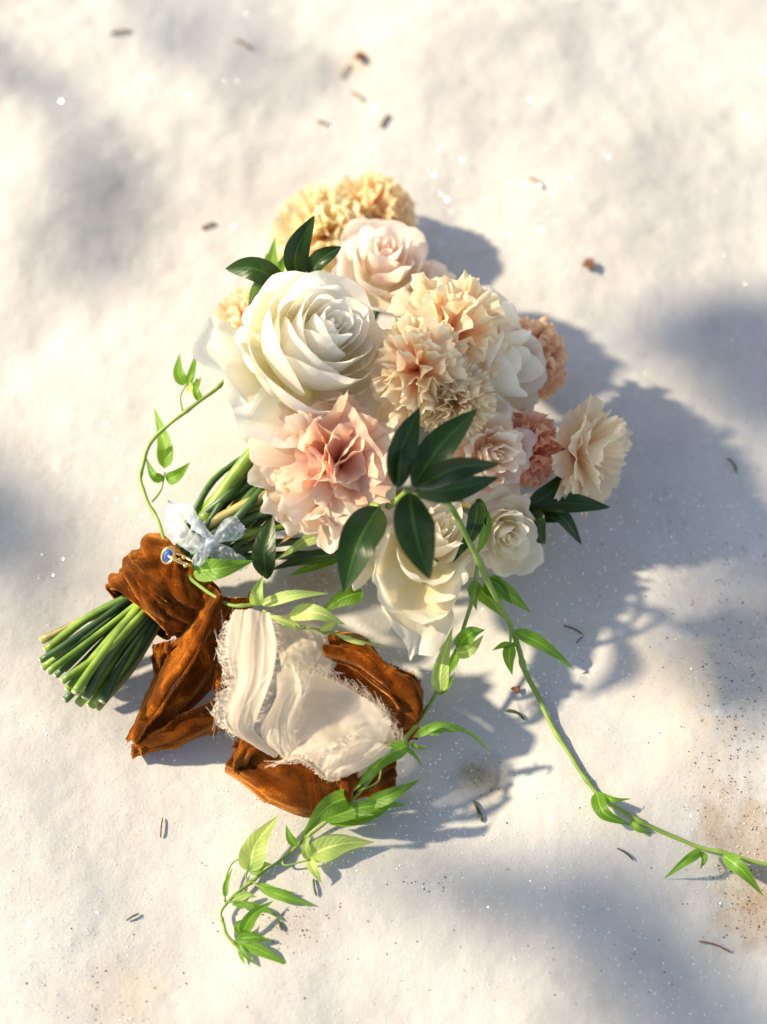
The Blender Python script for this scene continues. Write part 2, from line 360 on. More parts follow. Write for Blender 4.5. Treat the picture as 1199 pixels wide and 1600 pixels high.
def snow_material():
    b = MatB('snow')
    tc = b.n('TexCoord'); P = tc.outputs['Object']
    n1 = b.n('TexNoise', Scale=6.0, Detail=9.0, Roughness=0.62); b.l(P, n1.inputs['Vector'])
    n2 = b.n('TexNoise', Scale=420.0, Detail=4.0, Roughness=0.65); b.l(P, n2.inputs['Vector'])
    n3 = b.n('TexNoise', Scale=90.0, Detail=4.0); b.l(P, n3.inputs['Vector'])
    col = b.ramp(n1.outputs[0], [(0.34, (0.375, 0.368, 0.36)), (0.50, (0.47, 0.46, 0.445)), (0.66, (0.52, 0.513, 0.50))]).outputs[0]
    # dusty stains, and warm shade under the stems put into the colour
    def stain(col, px, py, r, c, amt, squash=1.0):
        p = at(px, py)
        mp = b.n('Mapping'); mp.vector_type = 'POINT'; mp.inputs['Location'].default_value = (-p[0] / r, -p[1] / (r * squash), 0)
        mp.inputs['Scale'].default_value = (1 / r, 1 / (r * squash), 0); b.l(P, mp.inputs[0])
        ln = b.n('VectorMath', operation='LENGTH'); b.l(mp.outputs[0], ln.inputs[0])
        d = b.math('ADD', ln.outputs['Value'], b.math('MULTIPLY', b.math('SUBTRACT', n3.outputs[0], .5), 1.4))
        mr = b.n('MapRange', interpolation_type='SMOOTHSTEP'); b.l(d, mr.inputs[0]); mr.inputs[1].default_value = 1.1; mr.inputs[2].default_value = 0.1
        f = b.math('MULTIPLY', b.math('MULTIPLY', mr.outputs[0], amt), b.math('ADD', 0.45, n2.outputs[0]))
        return b.mix(f, col, c)
    brown = (0.30, 0.20, 0.11)
    for s in [(755, 1212, .022, (0.26, 0.20, 0.10), .75, .8), (1125, 1290, .022, (0.40, 0.30, 0.20), .6, 1.2), (1095, 1190, .05, (0.45, 0.36, 0.27), .3, .8),
              (1180, 1420, .03, brown, .6, 1), (1170, 1000, .06, brown, .28, 1.3), (500, 905, .035, (0.35, 0.24, 0.13), .5, .5), (455, 1450, .03, brown, .22, .7),  # brown patch below the stems: dirt plus painted warm bounced shade
              (560, 100, .02, (0.5, 0.36, 0.2), .35, 1), (200, 1560, .03, (0.6, 0.45, 0.25), .25, 1), (1060, 1060, .05, (0.7, 0.55, 0.36), .3, 1),
              (1090, 600, .08, (0.35, 0.3, 0.25), .16, .7), (1190, 1330, .04, brown, .55, 1.2)]:
        col = stain(col, *s)
    # fine grey dust
    v = b.n('TexVoronoi', Scale=260.0); b.l(P, v.inputs['Vector'])
    msk = b.n('TexNoise', Scale=7.0, Detail=3.0); b.l(P, msk.inputs['Vector'])
    thr = b.n('MapRange'); b.l(msk.outputs[0], thr.inputs[0]); thr.inputs[1].default_value = .5; thr.inputs[2].default_value = .75; thr.inputs[4].default_value = .16
    dot = b.math('LESS_THAN', v.outputs['Distance'], thr.outputs[0])
    col = b.mix(b.math('MULTIPLY', dot, .35), col, (0.35, 0.27, 0.2))
    b.l(col, b.p.inputs['Base Color']); b.p.inputs['Roughness'].default_value = 0.75
    b.p.inputs['Specular IOR Level'].default_value = 0.25
    bp = b.n('Bump', Strength=0.33, Distance=0.0010)
    b.l(b.math('ADD', n2.outputs[0], b.math('MULTIPLY', n3.outputs[0], 0.7)), bp.inputs['Height']); b.l(bp.outputs[0], b.p.inputs['Normal'])
    # ice grains that catch the sun: random facets
    vc = b.n('TexVoronoi', Scale=750.0); b.l(P, vc.inputs['Vector'])
    pick = b.n('TexWhiteNoise'); b.l(vc.outputs['Position'], pick.inputs['Vector'])
    sel = b.math('MULTIPLY', b.math('GREATER_THAN', pick.outputs['Value'], 0.86), b.math('LESS_THAN', vc.outputs['Distance'], 0.42))
    nm = b.n('VectorMath', operation='MULTIPLY_ADD'); b.l(pick.outputs['Color'], nm.inputs[0]); nm.inputs[1].default_value = (1.6, 1.6, 0.4); nm.inputs[2].default_value = (-.8, -.8, .6)
    nn = b.n('VectorMath', operation='NORMALIZE'); b.l(nm.outputs[0], nn.inputs[0])
    gl = b.n('BsdfGlossy', Roughness=0.16); gl.inputs['Color'].default_value = (1, 1, 1, 1); b.l(nn.outputs[0], gl.inputs['Normal'])
    mx = b.n('MixShader'); b.l(b.math('MULTIPLY', sel, 0.22), mx.inputs[0]); b.l(b.p.outputs[0], mx.inputs[1]); b.l(gl.outputs[0], mx.inputs[2])
    b.l(mx.outputs[0], b.out.inputs['Surface'])
    return b.m
snow = grid_obj('snow_ground', G, snow_material()); snow['kind'] = 'structure'
snow['label'] = 'old sunlit snow with lumps, dust and blue shade'
def on_snow(px, py, lift=0.0):
    p = at(px, py, 0)
    for _ in range(3): p = at(px, py, float(snow_h(p[0], p[1])) + lift)
    return p

# ------------------------------------------------------------------ flowers
def flower_root(name, label, cat, px, py, h, Rpx, axis, zc, group):
    a = camdir(*axis); top = at(px, py, h); R = Rpx * mpp(top)
    base = top - a * (zc * R)
    e1 = (RIGHT - a * RIGHT.dot(a)).normalized(); e2 = a.cross(e1)
    q = Matrix((e1, e2, a)).transposed().to_quaternion()
    t = thing(name, label, cat, base, q, group)
    return t, R, base, a

def rose_petal(R, r, z, span, th, curl, tip, seed, stretch, belly=1.0, wob=0.03, nu=23, nv=15, point=0.0, droop=0.0, ripple=0.0, rk=2.5, s0=.35):
    u = np.linspace(-1, 1, nu)[None, :]; v = np.linspace(0, 1, nv)[:, None]
    au = np.abs(u)
    vm = 1 - 0.30 * au ** 2.8 + tip * (1 - au) ** 2
    s = v * vm
    b1, b2, b3 = 3 * s * (1 - s) ** 2, 3 * s * s * (1 - s), s ** 3
    rho = 0.03 * (1 - s) ** 3 + belly * r * 0.95 * b1 + r * 1.04 * b2 + r * b3
    zz = 0.02 * b1 + z * 0.62 * b2 + z * b3
    t = np.clip((s - .70) / .30, 0, None)
    c = curl * (0.45 + 1.1 * au ** 1.6)
    rho = rho + c * t ** 1.8; zz = zz - c * 0.55 * t ** 2.4 - droop * s ** 2
    ph = seed * 12.9898
    nz = vnoise(u * 1.7 + ph, v * 1.5 + ph * .37, None, int(seed) % 97)
    rho = rho + wob * nz * s * (0.4 + r); zz = zz + wob * 0.9 * vnoise(u * 2.3 + ph * 1.7, v * 1.2, None, 5) * s
    rp_ = ripple * t ** 1.3 * (np.sin(rk * math.pi * u + ph) + .5 * np.sin(rk * 2.3 * math.pi * u + ph * 2.1))
    rho = rho + rp_; zz = zz + .5 * rp_
    ang = th + span * u * (0.5 + 0.5 * np.clip(s * 2.4, 0, 1)) * (1 - point * np.clip((s - .55) / .45, 0, 1) ** 1.5)
    rho = rho * (1 + 0.045 * u)
    if stretch:
        for th0, amt in stretch:
            rho = rho * (1 + amt * np.clip(np.cos(ang - th0), 0, 1) ** 2 * np.clip((r - s0) / .3, 0, 1))
    Gp = np.stack([rho * np.cos(ang), rho * np.sin(ang), zz + 0 * ang], -1) * R
    uv = np.stack(np.broadcast_arrays((u + 1) / 2 + 0 * v, s), -1)
    return Gp, uv

def calyx(t, R, k=5, size=0.35, mat=None):
    for i in range(k):
        th = i * 2 * math.pi / k + .3
        n, m = 7, 5
        v = np.linspace(0, 1, n)[:, None]; u = np.linspace(-1, 1, m)[None, :]
        wv = 0.11 * np.sin(np.pi * np.clip(v, 0, 1) ** .7) * (1 - v * .4)
        rho = size * v; z = -0.06 + 0.18 * v * v - 0.03
        Gp = np.stack([rho * math.cos(th) - wv * u * math.sin(th), rho * math.sin(th) + wv * u * math.cos(th), z + 0 * u], -1) * R
        uv = np.stack(np.broadcast_arrays((u + 1) / 2 + 0 * v, v + 0 * u), -1)
        grid_obj('sepal', Gp, mat or M['calyx'], t, uv)
    P = np.array([[0, 0, -.28], [0, 0, -.22], [0, 0, -.12], [0, 0, -.03], [0, 0, 0.02]]) * R
    tube_obj('flower_base', P, np.array([.06, .08, .13, .12, .08]) * R, mat or M['calyx'], t, 10)

def rose(label, px, py, h, Rpx, axis, mat, n=26, zc=.82, zin=.86, zpk=.95, zout=.42, pw=1.2, curl=.16, tip=.05, stretch=None, seed=1, group='roses in the bouquet', cat='rose', mat_in=None, fin=0.0, wob=.03, span=(1.7, .85), point=0.0, name='rose', belly=1.0, r0=.045, phase=0.0, droop=0.0, knee=None, ripple=0.0, rk=2.5, s0=.35, extra=()):
    t, R, base, a = flower_root(name, label, cat, px, py, h, Rpx, axis, zc, group)
    rr = np.random.default_rng(seed)
    st = [(math.radians(d), k) for d, k in stretch] if stretch else None
    for i in range(n):
        f = i / (n - 1)
        r = r0 + (1 - r0) * f ** pw
        if knee:                                  # tall cup first, then a few flared outer petals
            kf, kr, kz = knee
            if f < kf: r = r0 + (kr - r0) * (f / kf) ** pw
            else: r = kr + (1 - kr) * ((f - kf) / (1 - kf)) ** .8
        if knee and f >= .35:
            z = zpk + (kz - zpk) * ((f - .35) / (kf - .35)) if f < kf else kz + (zout - kz) * ((f - kf) / (1 - kf)) ** .7
        elif f < .35: z = zin + (zpk - zin) * math.sin(f / .35 * math.pi / 2)
        else: z = zpk + (zout - zpk) * ((f - .35) / .65) ** 1.35
        sp = span[0] + (span[1] - span[0]) * f ** .7
        c = curl * max(0, (f - .18) / .82) ** 1.0 * rr.uniform(.6, 1.35)
        th = i * 2.39996 + rr.uniform(-.25, .25) + phase
        Gp, uv = rose_petal(R, r * rr.uniform(.97, 1.03), z, sp * rr.uniform(.9, 1.1), th, c, tip * rr.uniform(.2, 1.6) * (1 if f > .3 else .3), seed * 31.7 + i * 3.1, st,
                            belly=belly, wob=wob * (.5 + f), point=point * f, droop=droop * f * f, ripple=ripple * min(1, f * 1.25), rk=rk, s0=s0)
        grid_obj('petal', Gp, mat_in if (mat_in and f < fin) else mat, t, uv)
    for k, (deg, r_, z_, sp_, c_, tp_, bl_) in enumerate(extra):
        Gp, uv = rose_petal(R, r_, z_, sp_, math.radians(deg), c_, tp_, seed * 17.3 + k * 5.7, None, belly=bl_, wob=.12, ripple=.035, rk=1.6, nu=27, nv=19)
        grid_obj('petal', Gp, mat, t, uv)
    calyx(t, R)
    return t, base, a

def ruffled(label, px, py, h, Rpx, axis, mat, n=34, zc=.8, ruf=.12, teeth=9, tooth=.035, width=.66, maxphi=105, seed=1, group='ruffled blooms in the bouquet', cat='carnation', name='carnation', waves=(2.4, 3.8), core=0.0, lens=(.88, 1.05), nu=41, nv=12, mat_in=None, phipow=.75, fs=.36, frill=.34, extra=()):
    t, R, base, a = flower_root(name, label, cat, px, py, h, Rpx, axis, zc, group)
    rr = np.random.default_rng(seed)
    u = np.linspace(-1, 1, nu)[None, :]; v = np.linspace(0, 1, nv)[:, None]
    for i in range(n):
        f = (i + .3) / n
        phi = math.radians(6 + (maxphi - 6) * f ** phipow) ; th = i * 2.39996 + rr.uniform(-.3, .3)
        L = rr.uniform(*lens) * (1 - core * (1 - f))
        W = width * rr.uniform(.8, 1.2) * (.75 + .35 * f)
        au = np.abs(u)
        k1, k2 = rr.uniform(*waves) * math.pi, rr.uniform(6, 9) * math.pi
        p1, p2 = rr.uniform(0, 6.28, 2)
        ed = 1 - .16 * au ** 2.5 + tooth * (vnoise(u * teeth + i * 7.3, u * 0 + seed, None, 3)) + .5 * tooth * vnoise(u * teeth * 2.3 + i * 3.3, u * 0 + seed, None, 8)
        s = v * ed
        # bend outwards along the length
        ang = phi * (.55 + .62 * s ** 1.1)
        ds = L / nv
        wz = W * (s ** .72)
        along_z = np.cumsum(np.cos(phi * (.5 + .7 * s)) * np.gradient(s, axis=0), axis=0) * L
        along_r = np.cumsum(np.sin(phi * (.5 + .7 * s)) * np.gradient(s, axis=0), axis=0) * L
        A = ruf * rr.uniform(.75, 1.3) * np.clip((s - fs) / (1 - fs), 0, None) ** 1.5
        nd = A * (np.sin(k1 * u + p1 + 1.1 * s) + frill * np.sin(k2 * u + p2 + 2 * s)) + .25 * A * vnoise(u * 3 + i, v * 3, None, 4)
        curlx = rr.uniform(-.25, .25) * s * s * u * .5
        nd = nd + curlx - .18 * W * (u ** 2) * s * (1 if f < .6 else -.3)
        nr, nzz = np.cos(ang), -np.sin(ang)          # normal of the petal, outward-ish
        rad = along_r + nd * nr; zz = along_z + nd * nzz
        lat = wz * u * (1 - .12 * np.abs(np.cos(k1 * u + p1)) * s)
        Gp = np.stack([rad * math.cos(th) - lat * math.sin(th), rad * math.sin(th) + lat * math.cos(th), zz + 0 * lat], -1) * R
        uv = np.stack(np.broadcast_arrays((u + 1) / 2 + 0 * v, s), -1)
        grid_obj('petal', Gp, mat_in if (mat_in and f < .45) else mat, t, uv)
    for k, (deg, r_, z_, sp_, c_, tp_, bl_) in enumerate(extra):
        Gp, uv = rose_petal(R, r_, z_, sp_, math.radians(deg), c_, tp_, seed * 17.3 + k * 5.7, None, belly=bl_, wob=.13, ripple=.07, rk=2.2, nu=27, nv=19)
        grid_obj('petal', Gp, mat, t, uv)
    calyx(t, R, size=.3)
    return t, base, a

bases = []
def add(r): bases.append((r[1], r[2])); return r[0]

# the big white rose
add(rose('largest rose of the bouquet, white with a wide open spiral face', 524, 505, .135, 122, (.48, .38, .80), M['white'], n=29, zc=.96, pw=1.40, zin=.98, zpk=1.10, zout=.62, knee=(.86, .72, .92), curl=.13, tip=.05, belly=1.16, seed=3, wob=.035, span=(1.6, 1.08), ripple=.012, r0=.03,
    extra=[(201, 1.45, .30, .52, .22, .08, .85), (237, 1.29, .20, .58, .28, .06, .85), (272, 1.02, .42, .74, .14, .04, 1.0), (312, .92, .52, .66, .12, .04, 1.0), (160, .92, .55, .6, .10, .03, 1.0), (215, .98, .50, .62, .15, .05, 1.0)]))
add(rose('pale blush rose tucked between the white rose and the yellow carnation', 604, 384, .094, 80, (.10, .46, .86), M['blush'], n=20, zc=.92, pw=1.15, zin=.95, zout=.35, zpk=1.05, knee=(.66, .68, .85), curl=.26, tip=.10, belly=1.1, stretch=[(265, .25)], seed=11, span=(1.8, .8), wob=.05, point=.25, ripple=.015))
add(rose('blush rose half hidden behind the cream ruffled bloom and blush rose', 690, 436, .066, 54, (.45, .45, .75), M['blush'], n=16, zout=.2, curl=.3, tip=.1, seed=14, span=(1.8, .75), wob=.06, ripple=.03))
add(rose('white rose turned sideways beside the deep peach carnation', 815, 562, .084, 120, (.80, .12, .55), M['white'], n=18, zc=.92, zin=.8, zpk=1.05, zout=.45, knee=(.6, .62, .9), curl=.22, tip=.07, belly=1.1, seed=23, span=(1.6, .95), wob=.06, point=.08, ripple=.02))
add(ruffled('blush pink garden rose with folded coral heart, wide outer petals', 536, 704, .108, 118, (.16, .22, .94), M['garden_out'], n=24, zc=.60, seed=39, ruf=.15, width=.92, maxphi=102, waves=(.7, 1.5), teeth=4, tooth=.07, lens=(.78, 1.14), core=.45, fs=.25, frill=.07, extra=[(208, 1.22, .22, .42, .16, .06, .9), (246, 1.16, .16, .44, .18, .06, .9), (280, 1.12, .22, .42, .18, .06, .9), (226, 1.0, .40, .5, .16, .05, 1.0), (262, .98, .42, .5, .16, .05, 1.0), (180, 1.05, .35, .45, .16, .05, .9)], mat_in=M['garden_in'], nv=14, cat='rose', name='rose', group='roses in the bouquet'))
add(rose('blush frilled rose wedged between dark leaf fan and coral carnation', 782, 712, .085, 66, (.35, -.15, .9), M['frill'], n=26, zout=.1, curl=.35, tip=.12, seed=41, wob=.14, span=(1.2, .62), stretch=[(290, .3)], ripple=.06, rk=2))
add(rose('cream rose under the dark leaf fan with long drooping petals', 694, 822, .078, 88, (.30, .46, .82), M['cream'], n=30, zc=.90, zin=.9, zpk=1.0, zout=.0, knee=(.5, .55, .75), curl=.20, tip=.20, stretch=[(240, 1.0)], seed=52, span=(1.6, .46), wob=.08, point=.5, belly=1.1, ripple=.02))
add(rose('small cream rose low beside the long vine and dark foliage', 800, 842, .050, 60, (.30, -.30, .9), M['cream'], n=20, zout=.25, curl=.28, tip=.14, seed=61, span=(1.6, .75), wob=.08, stretch=[(280, .35)], ripple=.02))

add(ruffled('pale yellow ruffled carnation at the tip of the bouquet', 492, 338, .050, 82, (-.28, .42, .86), M['yellow'], n=30, seed=2, width=.74))
add(ruffled('golden peach ruffled carnation behind the pale yellow one', 594, 316, .046, 74, (.35, .45, .8), M['gold'], n=26, seed=5, width=.76))
add(ruffled('light peach carnation peeking out behind the big white rose', 366, 497, .060, 64, (-.5, .3, .8), M['peach'], n=26, seed=8, width=.74))
add(ruffled('cream peach ruffled lisianthus in the middle of the bouquet, wide open', 712, 508, .118, 92, (.15, .22, .95), M['peach'], n=15, seed=12, ruf=.13, width=1.0, phipow=.8, fs=.42, teeth=14, cat='lisianthus', name='lisianthus', waves=(2.6, 4.2)))
add(ruffled('peach pink lisianthus with darker folded heart touching the big white rose', 650, 572, .128, 82, (-.08, 0, 1), M['peach'], n=16, seed=17, ruf=.14, width=.95, phipow=.8, fs=.42, teeth=14, cat='lisianthus', name='lisianthus', waves=(2.6, 4.2)))
add(ruffled('smaller fringed peach carnation just above the dark leaf fan', 715, 628, .112, 68, (.15, -.12, .97), M['peach'], n=38, seed=19, ruf=.12, width=.52, teeth=18, tooth=.07))
add(ruffled('deep peach carnation at the outer rim beside the sideways white rose', 848, 548, .058, 68, (.55, .22, .8), M['orange'], n=28, seed=22, width=.7))
add(ruffled('coral carnation, the reddest bloom of the bouquet', 846, 702, .060, 64, (.6, -.05, .8), M['coral'], n=36, seed=26, width=.5, teeth=14))
add(ruffled('pale apricot carnation sticking out over shaded snow, seen from behind', 940, 708, .052, 84, (.66, -.08, .42), M['apricot'], n=16, zc=.70, seed=37, ruf=.08, width=.9, maxphi=96, phipow=.6, fs=.5, waves=(1.4, 2.4), teeth=22, tooth=.05, lens=(.78, 1.12)))

# ------------------------------------------------------------------ leaves
def leaf_grid(pts, wpx, roll=0.0, fold=.25, arch=0.0, shape='ruscus', seed=0, nv=17, nu=7, twist=0.0, jag=0.0):
    P = crom(pts, nv); n = nv
    T = np.gradient(P, axis=0); Ln = np.linalg.norm(np.diff(P, axis=0), axis=1).sum()
    T /= np.linalg.norm(T, axis=1)[:, None]
    W = wpx * mpp(P[n // 2]) / 2 * (.88 if shape == 'vine' else 1)
    v = np.linspace(0, 1, n)
    if shape == 'ruscus': prof = np.sin(np.pi * v ** .80) ** .85 * (1 - .12 * v)
    elif shape == 'vine': prof = np.sin(np.pi * v ** .62) ** .9 * (1 - .30 * v)
    else: prof = np.sin(np.pi * v ** .7) ** 1.2
    prof[0] = .04; prof[-1] = .0
    if jag: prof = prof * (1 + jag * vnoise(v * 9 + seed * 3.7, v * 0, None, 2))
    view = np.array(-FWD)
    G = np.zeros((n, nu, 3)); u = np.linspace(-1, 1, nu)
    for i in range(n):
        side = np.cross(T[i], view); side /= np.linalg.norm(side) + 1e-9
        nrm = np.cross(side, T[i]); r = roll + twist * (v[i] - .5)
        s2 = side * math.cos(r) + nrm * math.sin(r); n2 = nrm * math.cos(r) - side * math.sin(r)
        w_ = W * prof[i]
        wob = .06 * vnoise(u * 1.5 + seed * 2.1, u * 0 + v[i] * 4 + seed, None, 6)
        G[i] = P[i] + np.outer(u, s2) * w_ + np.outer(fold * np.abs(u) ** 1.3 + wob * 2.2, n2) * w_ + n2 * arch * Ln * 4 * v[i] * (1 - v[i])
    uv = np.stack(np.broadcast_arrays(((u + 1) / 2)[None, :], v[:, None]), -1)
    return G, uv
def leaf(parent, pts, wpx, mat, name='leaf', **kw):
    P = [at(*p) for p in pts]
    G, uv = leaf_grid(P, wpx, **kw)
    return grid_obj(name, G, mat, parent, uv)
_ls = [0]
def leaves(parent, items, mat, **kw):
    for it in items:
        _ls[0] += 1
        pts, wpx = it[0], it[1]; k = dict(kw); k['seed'] = _ls[0]; k['twist'] = math.sin(_ls[0] * 2.7) * .55; k['arch'] = math.sin(_ls[0] * 1.9) * .035
        m = mat
        if len(it) > 2:
            k.update(it[2]); m = k.pop('mat', mat)
        leaf(parent, pts, wpx, m, **k)

SG = 'dark leaf sprigs in the bouquet'
t = thing('leaf_sprig', 'dark glossy leaves poking out between big white rose and yellow carnation', 'leaf sprig', (0, 0, 0), None, SG)
leaves(t, [([(446, 446, .105), (400, 420, .118), (352, 420, .110)], 42, dict(roll=.25)),
           ([(446, 446, .100), (412, 452, .100), (388, 478, .086)], 40, dict(roll=3.5, fold=.15)),
           ([(470, 440, .110), (463, 395, .125), (492, 336, .135)], 46, dict(roll=-.35)),
           ([(480, 432, .112), (505, 405, .122), (534, 385, .124)], 34, dict(roll=.3))], M['ruscus'])
tube_obj('twig', crom([at(446, 446, .10), at(475, 470, .08), at(500, 540, .05)], 8), .0018, M['vinestem'], t)
tube_obj('twig', crom([at(472, 440, .109), at(480, 470, .08), at(500, 540, .05)], 8), .0018, M['vinestem'], t)
t = thing('leaf_sprig', 'small light green leaflets behind dark leaves near yellow carnation', 'leaf sprig', (0, 0, 0), None, SG)
leaves(t, [([(428, 440, .08), (426, 405, .085), (430, 370, .088)], 26, {}), ([(426, 440, .08), (415, 420, .083), (418, 393, .083)], 20, {}), ([(430, 440, .08), (440, 415, .083), (446, 396, .083)], 20, {})], M['vine'], shape='vine')
t = thing('leaf_sprig', 'fan of dark pointed leaves spread over the bouquet front', 'leaf sprig', (0, 0, 0), None, SG)
leaves(t, [([(622, 762, .128), (628, 700, .145), (656, 636, .152)], 52, dict(roll=-.3)),
           ([(615, 760, .126), (618, 715, .140), (640, 668, .140)], 40, dict(roll=1.15)),
           ([(645, 760, .130), (690, 695, .143), (747, 638, .145)], 56, dict(roll=.15)),
           ([(650, 762, .130), (712, 730, .145), (783, 724, .140)], 42, dict(roll=-.35)),
           ([(648, 768, .128), (710, 764, .136), (780, 746, .128)], 44, dict(roll=-.1)),
           ([(640, 770, .128), (650, 835, .138), (672, 906, .128)], 68, dict(roll=.1, fold=.15)),
           ], M['ruscus'])
tube_obj('twig', crom([at(636, 766, .126), at(632, 772, .10), at(590, 800, .07), at(480, 830, .05)], 10), .0020, M['vinestem'], t)
t = thing('leaf_sprig', 'single broad dark leaf hanging below the garden rose', 'leaf sprig', (0, 0, 0), None, SG)
leaves(t, [([(592, 792, .100), (560, 850, .112), (537, 927, .10)], 66, dict(roll=-.1))], M['ruscus'])
tube_obj('twig', crom([at(592, 792, .100), at(580, 790, .09), at(540, 800, .06)], 8), .0018, M['vinestem'], t)
t = thing('leaf_sprig', 'dark shaded leaf sprig under the pale apricot carnation', 'leaf sprig', (0, 0, 0), None, SG)
leaves(t, [([(825, 790, .040), (860, 770, .045), (895, 730, .042)], 34, {}),
           ([(828, 788, .040), (890, 785, .045), (955, 793, .035)], 36, dict(roll=.3)),
           ([(826, 792, .036), (832, 820, .04), (852, 850, .025)], 46, {}),
           ([(835, 790, .034), (875, 805, .04), (910, 852, .022)], 28, dict(roll=.3)),
           ([(828, 792, .03), (850, 800, .034), (880, 815, .028)], 36, {})], M['ruscus'])
tube_obj('twig', crom([at(828, 790, .038), at(800, 785, .04), at(740, 790, .05)], 8), .0018, M['vinestem'], t)
t = thing('leaf_sprig', 'mid green leaves between the two cream roses', 'leaf sprig', (0, 0, 0), None, SG)
leaves(t, [([(748, 785, .070), (738, 830, .076), (708, 880, .078)], 34, dict(mat=M['ruscus'])), ([(752, 790, .06), (755, 830, .065), (742, 872, .06)], 34, dict(roll=.6)),
           ([(745, 780, .062), (755, 805, .066), (752, 850, .06)], 24, dict(roll=-.5, mat=M['ruscus']))], M['vine'], shape='vine')
t = thing('leaf_sprig', 'green leaves low under the small cream rose', 'leaf sprig', (0, 0, 0), None, SG)
leaves(t, [([(755, 915, .03), (790, 925, .034), (830, 957, .022)], 40, {}), ([(750, 920, .028), (770, 940, .03), (790, 968, .018)], 34, {}),
           ([(760, 905, .032), (780, 915, .036), (800, 945, .03)], 30, dict(roll=.4)), ([(748, 910, .028), (740, 925, .03), (745, 955, .02)], 26, {})], M['vine'], shape='vine')
t = thing('leaf_sprig', 'dark leaf standing upright beside the bouquet stems', 'leaf sprig', (0, 0, 0), None, SG)
leaves(t, [([(418, 905, .05), (415, 860, .060), (427, 806, .066)], 44, dict(roll=.3))], M['ruscus'])
t = thing('leaf_sprig', 'green leaves lying along stems under the garden rose', 'leaf sprig', (0, 0, 0), None, SG)
leaves(t, [([(540, 838, .055), (490, 840, .055), (430, 876, .045)], 32, dict(mat=M['palevine'])), ([(568, 925, .04), (535, 935, .042), (497, 962, .032)], 38, {}),
           ([(545, 865, .035), (480, 872, .035), (420, 892, .03)], 30, dict(mat=M['ruscus'])), ([(560, 855, .03), (500, 880, .03), (450, 900, .02)], 26, {})], M['vine'], shape='vine')
t = thing('withered_leaf', 'small withered brown leaf against the stems', 'withered leaf', (0, 0, 0))
leaves(t, [([(488, 808, .07), (460, 830, .072), (434, 853, .068)], 16, {})], M['withered'], shape='vine')

# ------------------------------------------------------------------ vines
def vine(label, pts, rad0, rad1, n=110, name='vine', group='trailing vines'):
    t = thing(name, label, 'vine', (0, 0, 0), None, group)
    P = crom([at(*p) for p in pts], n)
    q = np.linspace(0, 1, n); node = np.zeros(n)
    for c in np.arange(.06, 1, .11): node += np.exp(-((q - c - .02 * math.sin(c * 40)) / .006) ** 2)
    P = P + .0009 * np.stack([vnoise(q * 22, q * 0 + 1.3), vnoise(q * 22, q * 0 + 7.7), .4 * vnoise(q * 22, q * 0 + 4.1)], -1)
    tube_obj('stem', P, np.linspace(rad0, rad1, n) * .84 * (1 + .12 * vnoise(q * 30, q * 0) + .45 * node), M['vinestem'], t, 8)
    return t
def twig(t, pts, r=.0007):
    tube_obj('tendril', crom([at(*p) for p in pts], 14), np.linspace(r, r * .7, 14), M['vinestem'], t, 6)
V = dict(shape='vine')
t = vine('thin vine looping out past the white rose and through the ring', [(385, 560, .07), (340, 605, .07), (308, 628, .068), (265, 662, .06), (235, 695, .05), (221, 735, .045), (226, 772, .045), (246, 812, .05), (264, 862, .058), (290, 897, .060), (330, 928, .062), (375, 948, .066), (420, 940, .064), (470, 934, .058)], .0016, .0012)
leaves(t, [([(288, 602, .066), (279, 580, .07), (281, 551, .066)], 24, {}), ([(294, 602, .066), (301, 580, .07), (308, 547, .066)], 16, {}),
           ([(320, 552, .072), (326, 532, .078), (341, 514, .074)], 30, {}), ([(314, 628, .066), (306, 608, .07), (308, 588, .066)], 16, {}), ([(292, 606, .064), (304, 604, .068), (316, 588, .064)], 20, dict(mat=M['palevine'])),
           ([(258, 732, .040), (257, 690, .044), (241, 635, .040)], 32, {}), ([(256, 750, .044), (240, 742, .05), (228, 714, .046)], 20, {}), ([(260, 750, .044), (278, 742, .05), (298, 722, .046)], 26, {}),
           ([(302, 893, .066), (345, 888, .078), (397, 876, .072)], 46, {}),
           ([(402, 946, .070), (402, 925, .078), (412, 899, .076)], 28, dict(mat=M['palevine'], fold=.5)), ([(408, 944, .068), (460, 930, .076), (514, 927, .070)], 24, dict(mat=M['palevine'], roll=.3))], M['vine'], **V)
twig(t, [(286, 644, .064), (282, 620, .066), (292, 600, .066)]); twig(t, [(238, 784, .046), (252, 765, .046), (258, 738, .042)])
t = vine('short pale vine tip lying over the cream ribbon below the stems', [(410, 955, .055), (445, 975, .056), (480, 982, .054), (530, 992, .048), (578, 1000, .042)], .0013, .0008)
leaves(t, [([(452, 960, .06), (495, 958, .070), (540, 976, .062)], 36, dict(fold=.1, roll=.3)), ([(500, 985, .055), (520, 975, .062), (522, 962, .066)], 14, {}), ([(470, 982, .055), (440, 968, .06), (410, 960, .058)], 16, {}),
           ([(525, 990, .05), (565, 1004, .05), (608, 1009, .042)], 11, {})], M['palevine'], **V)

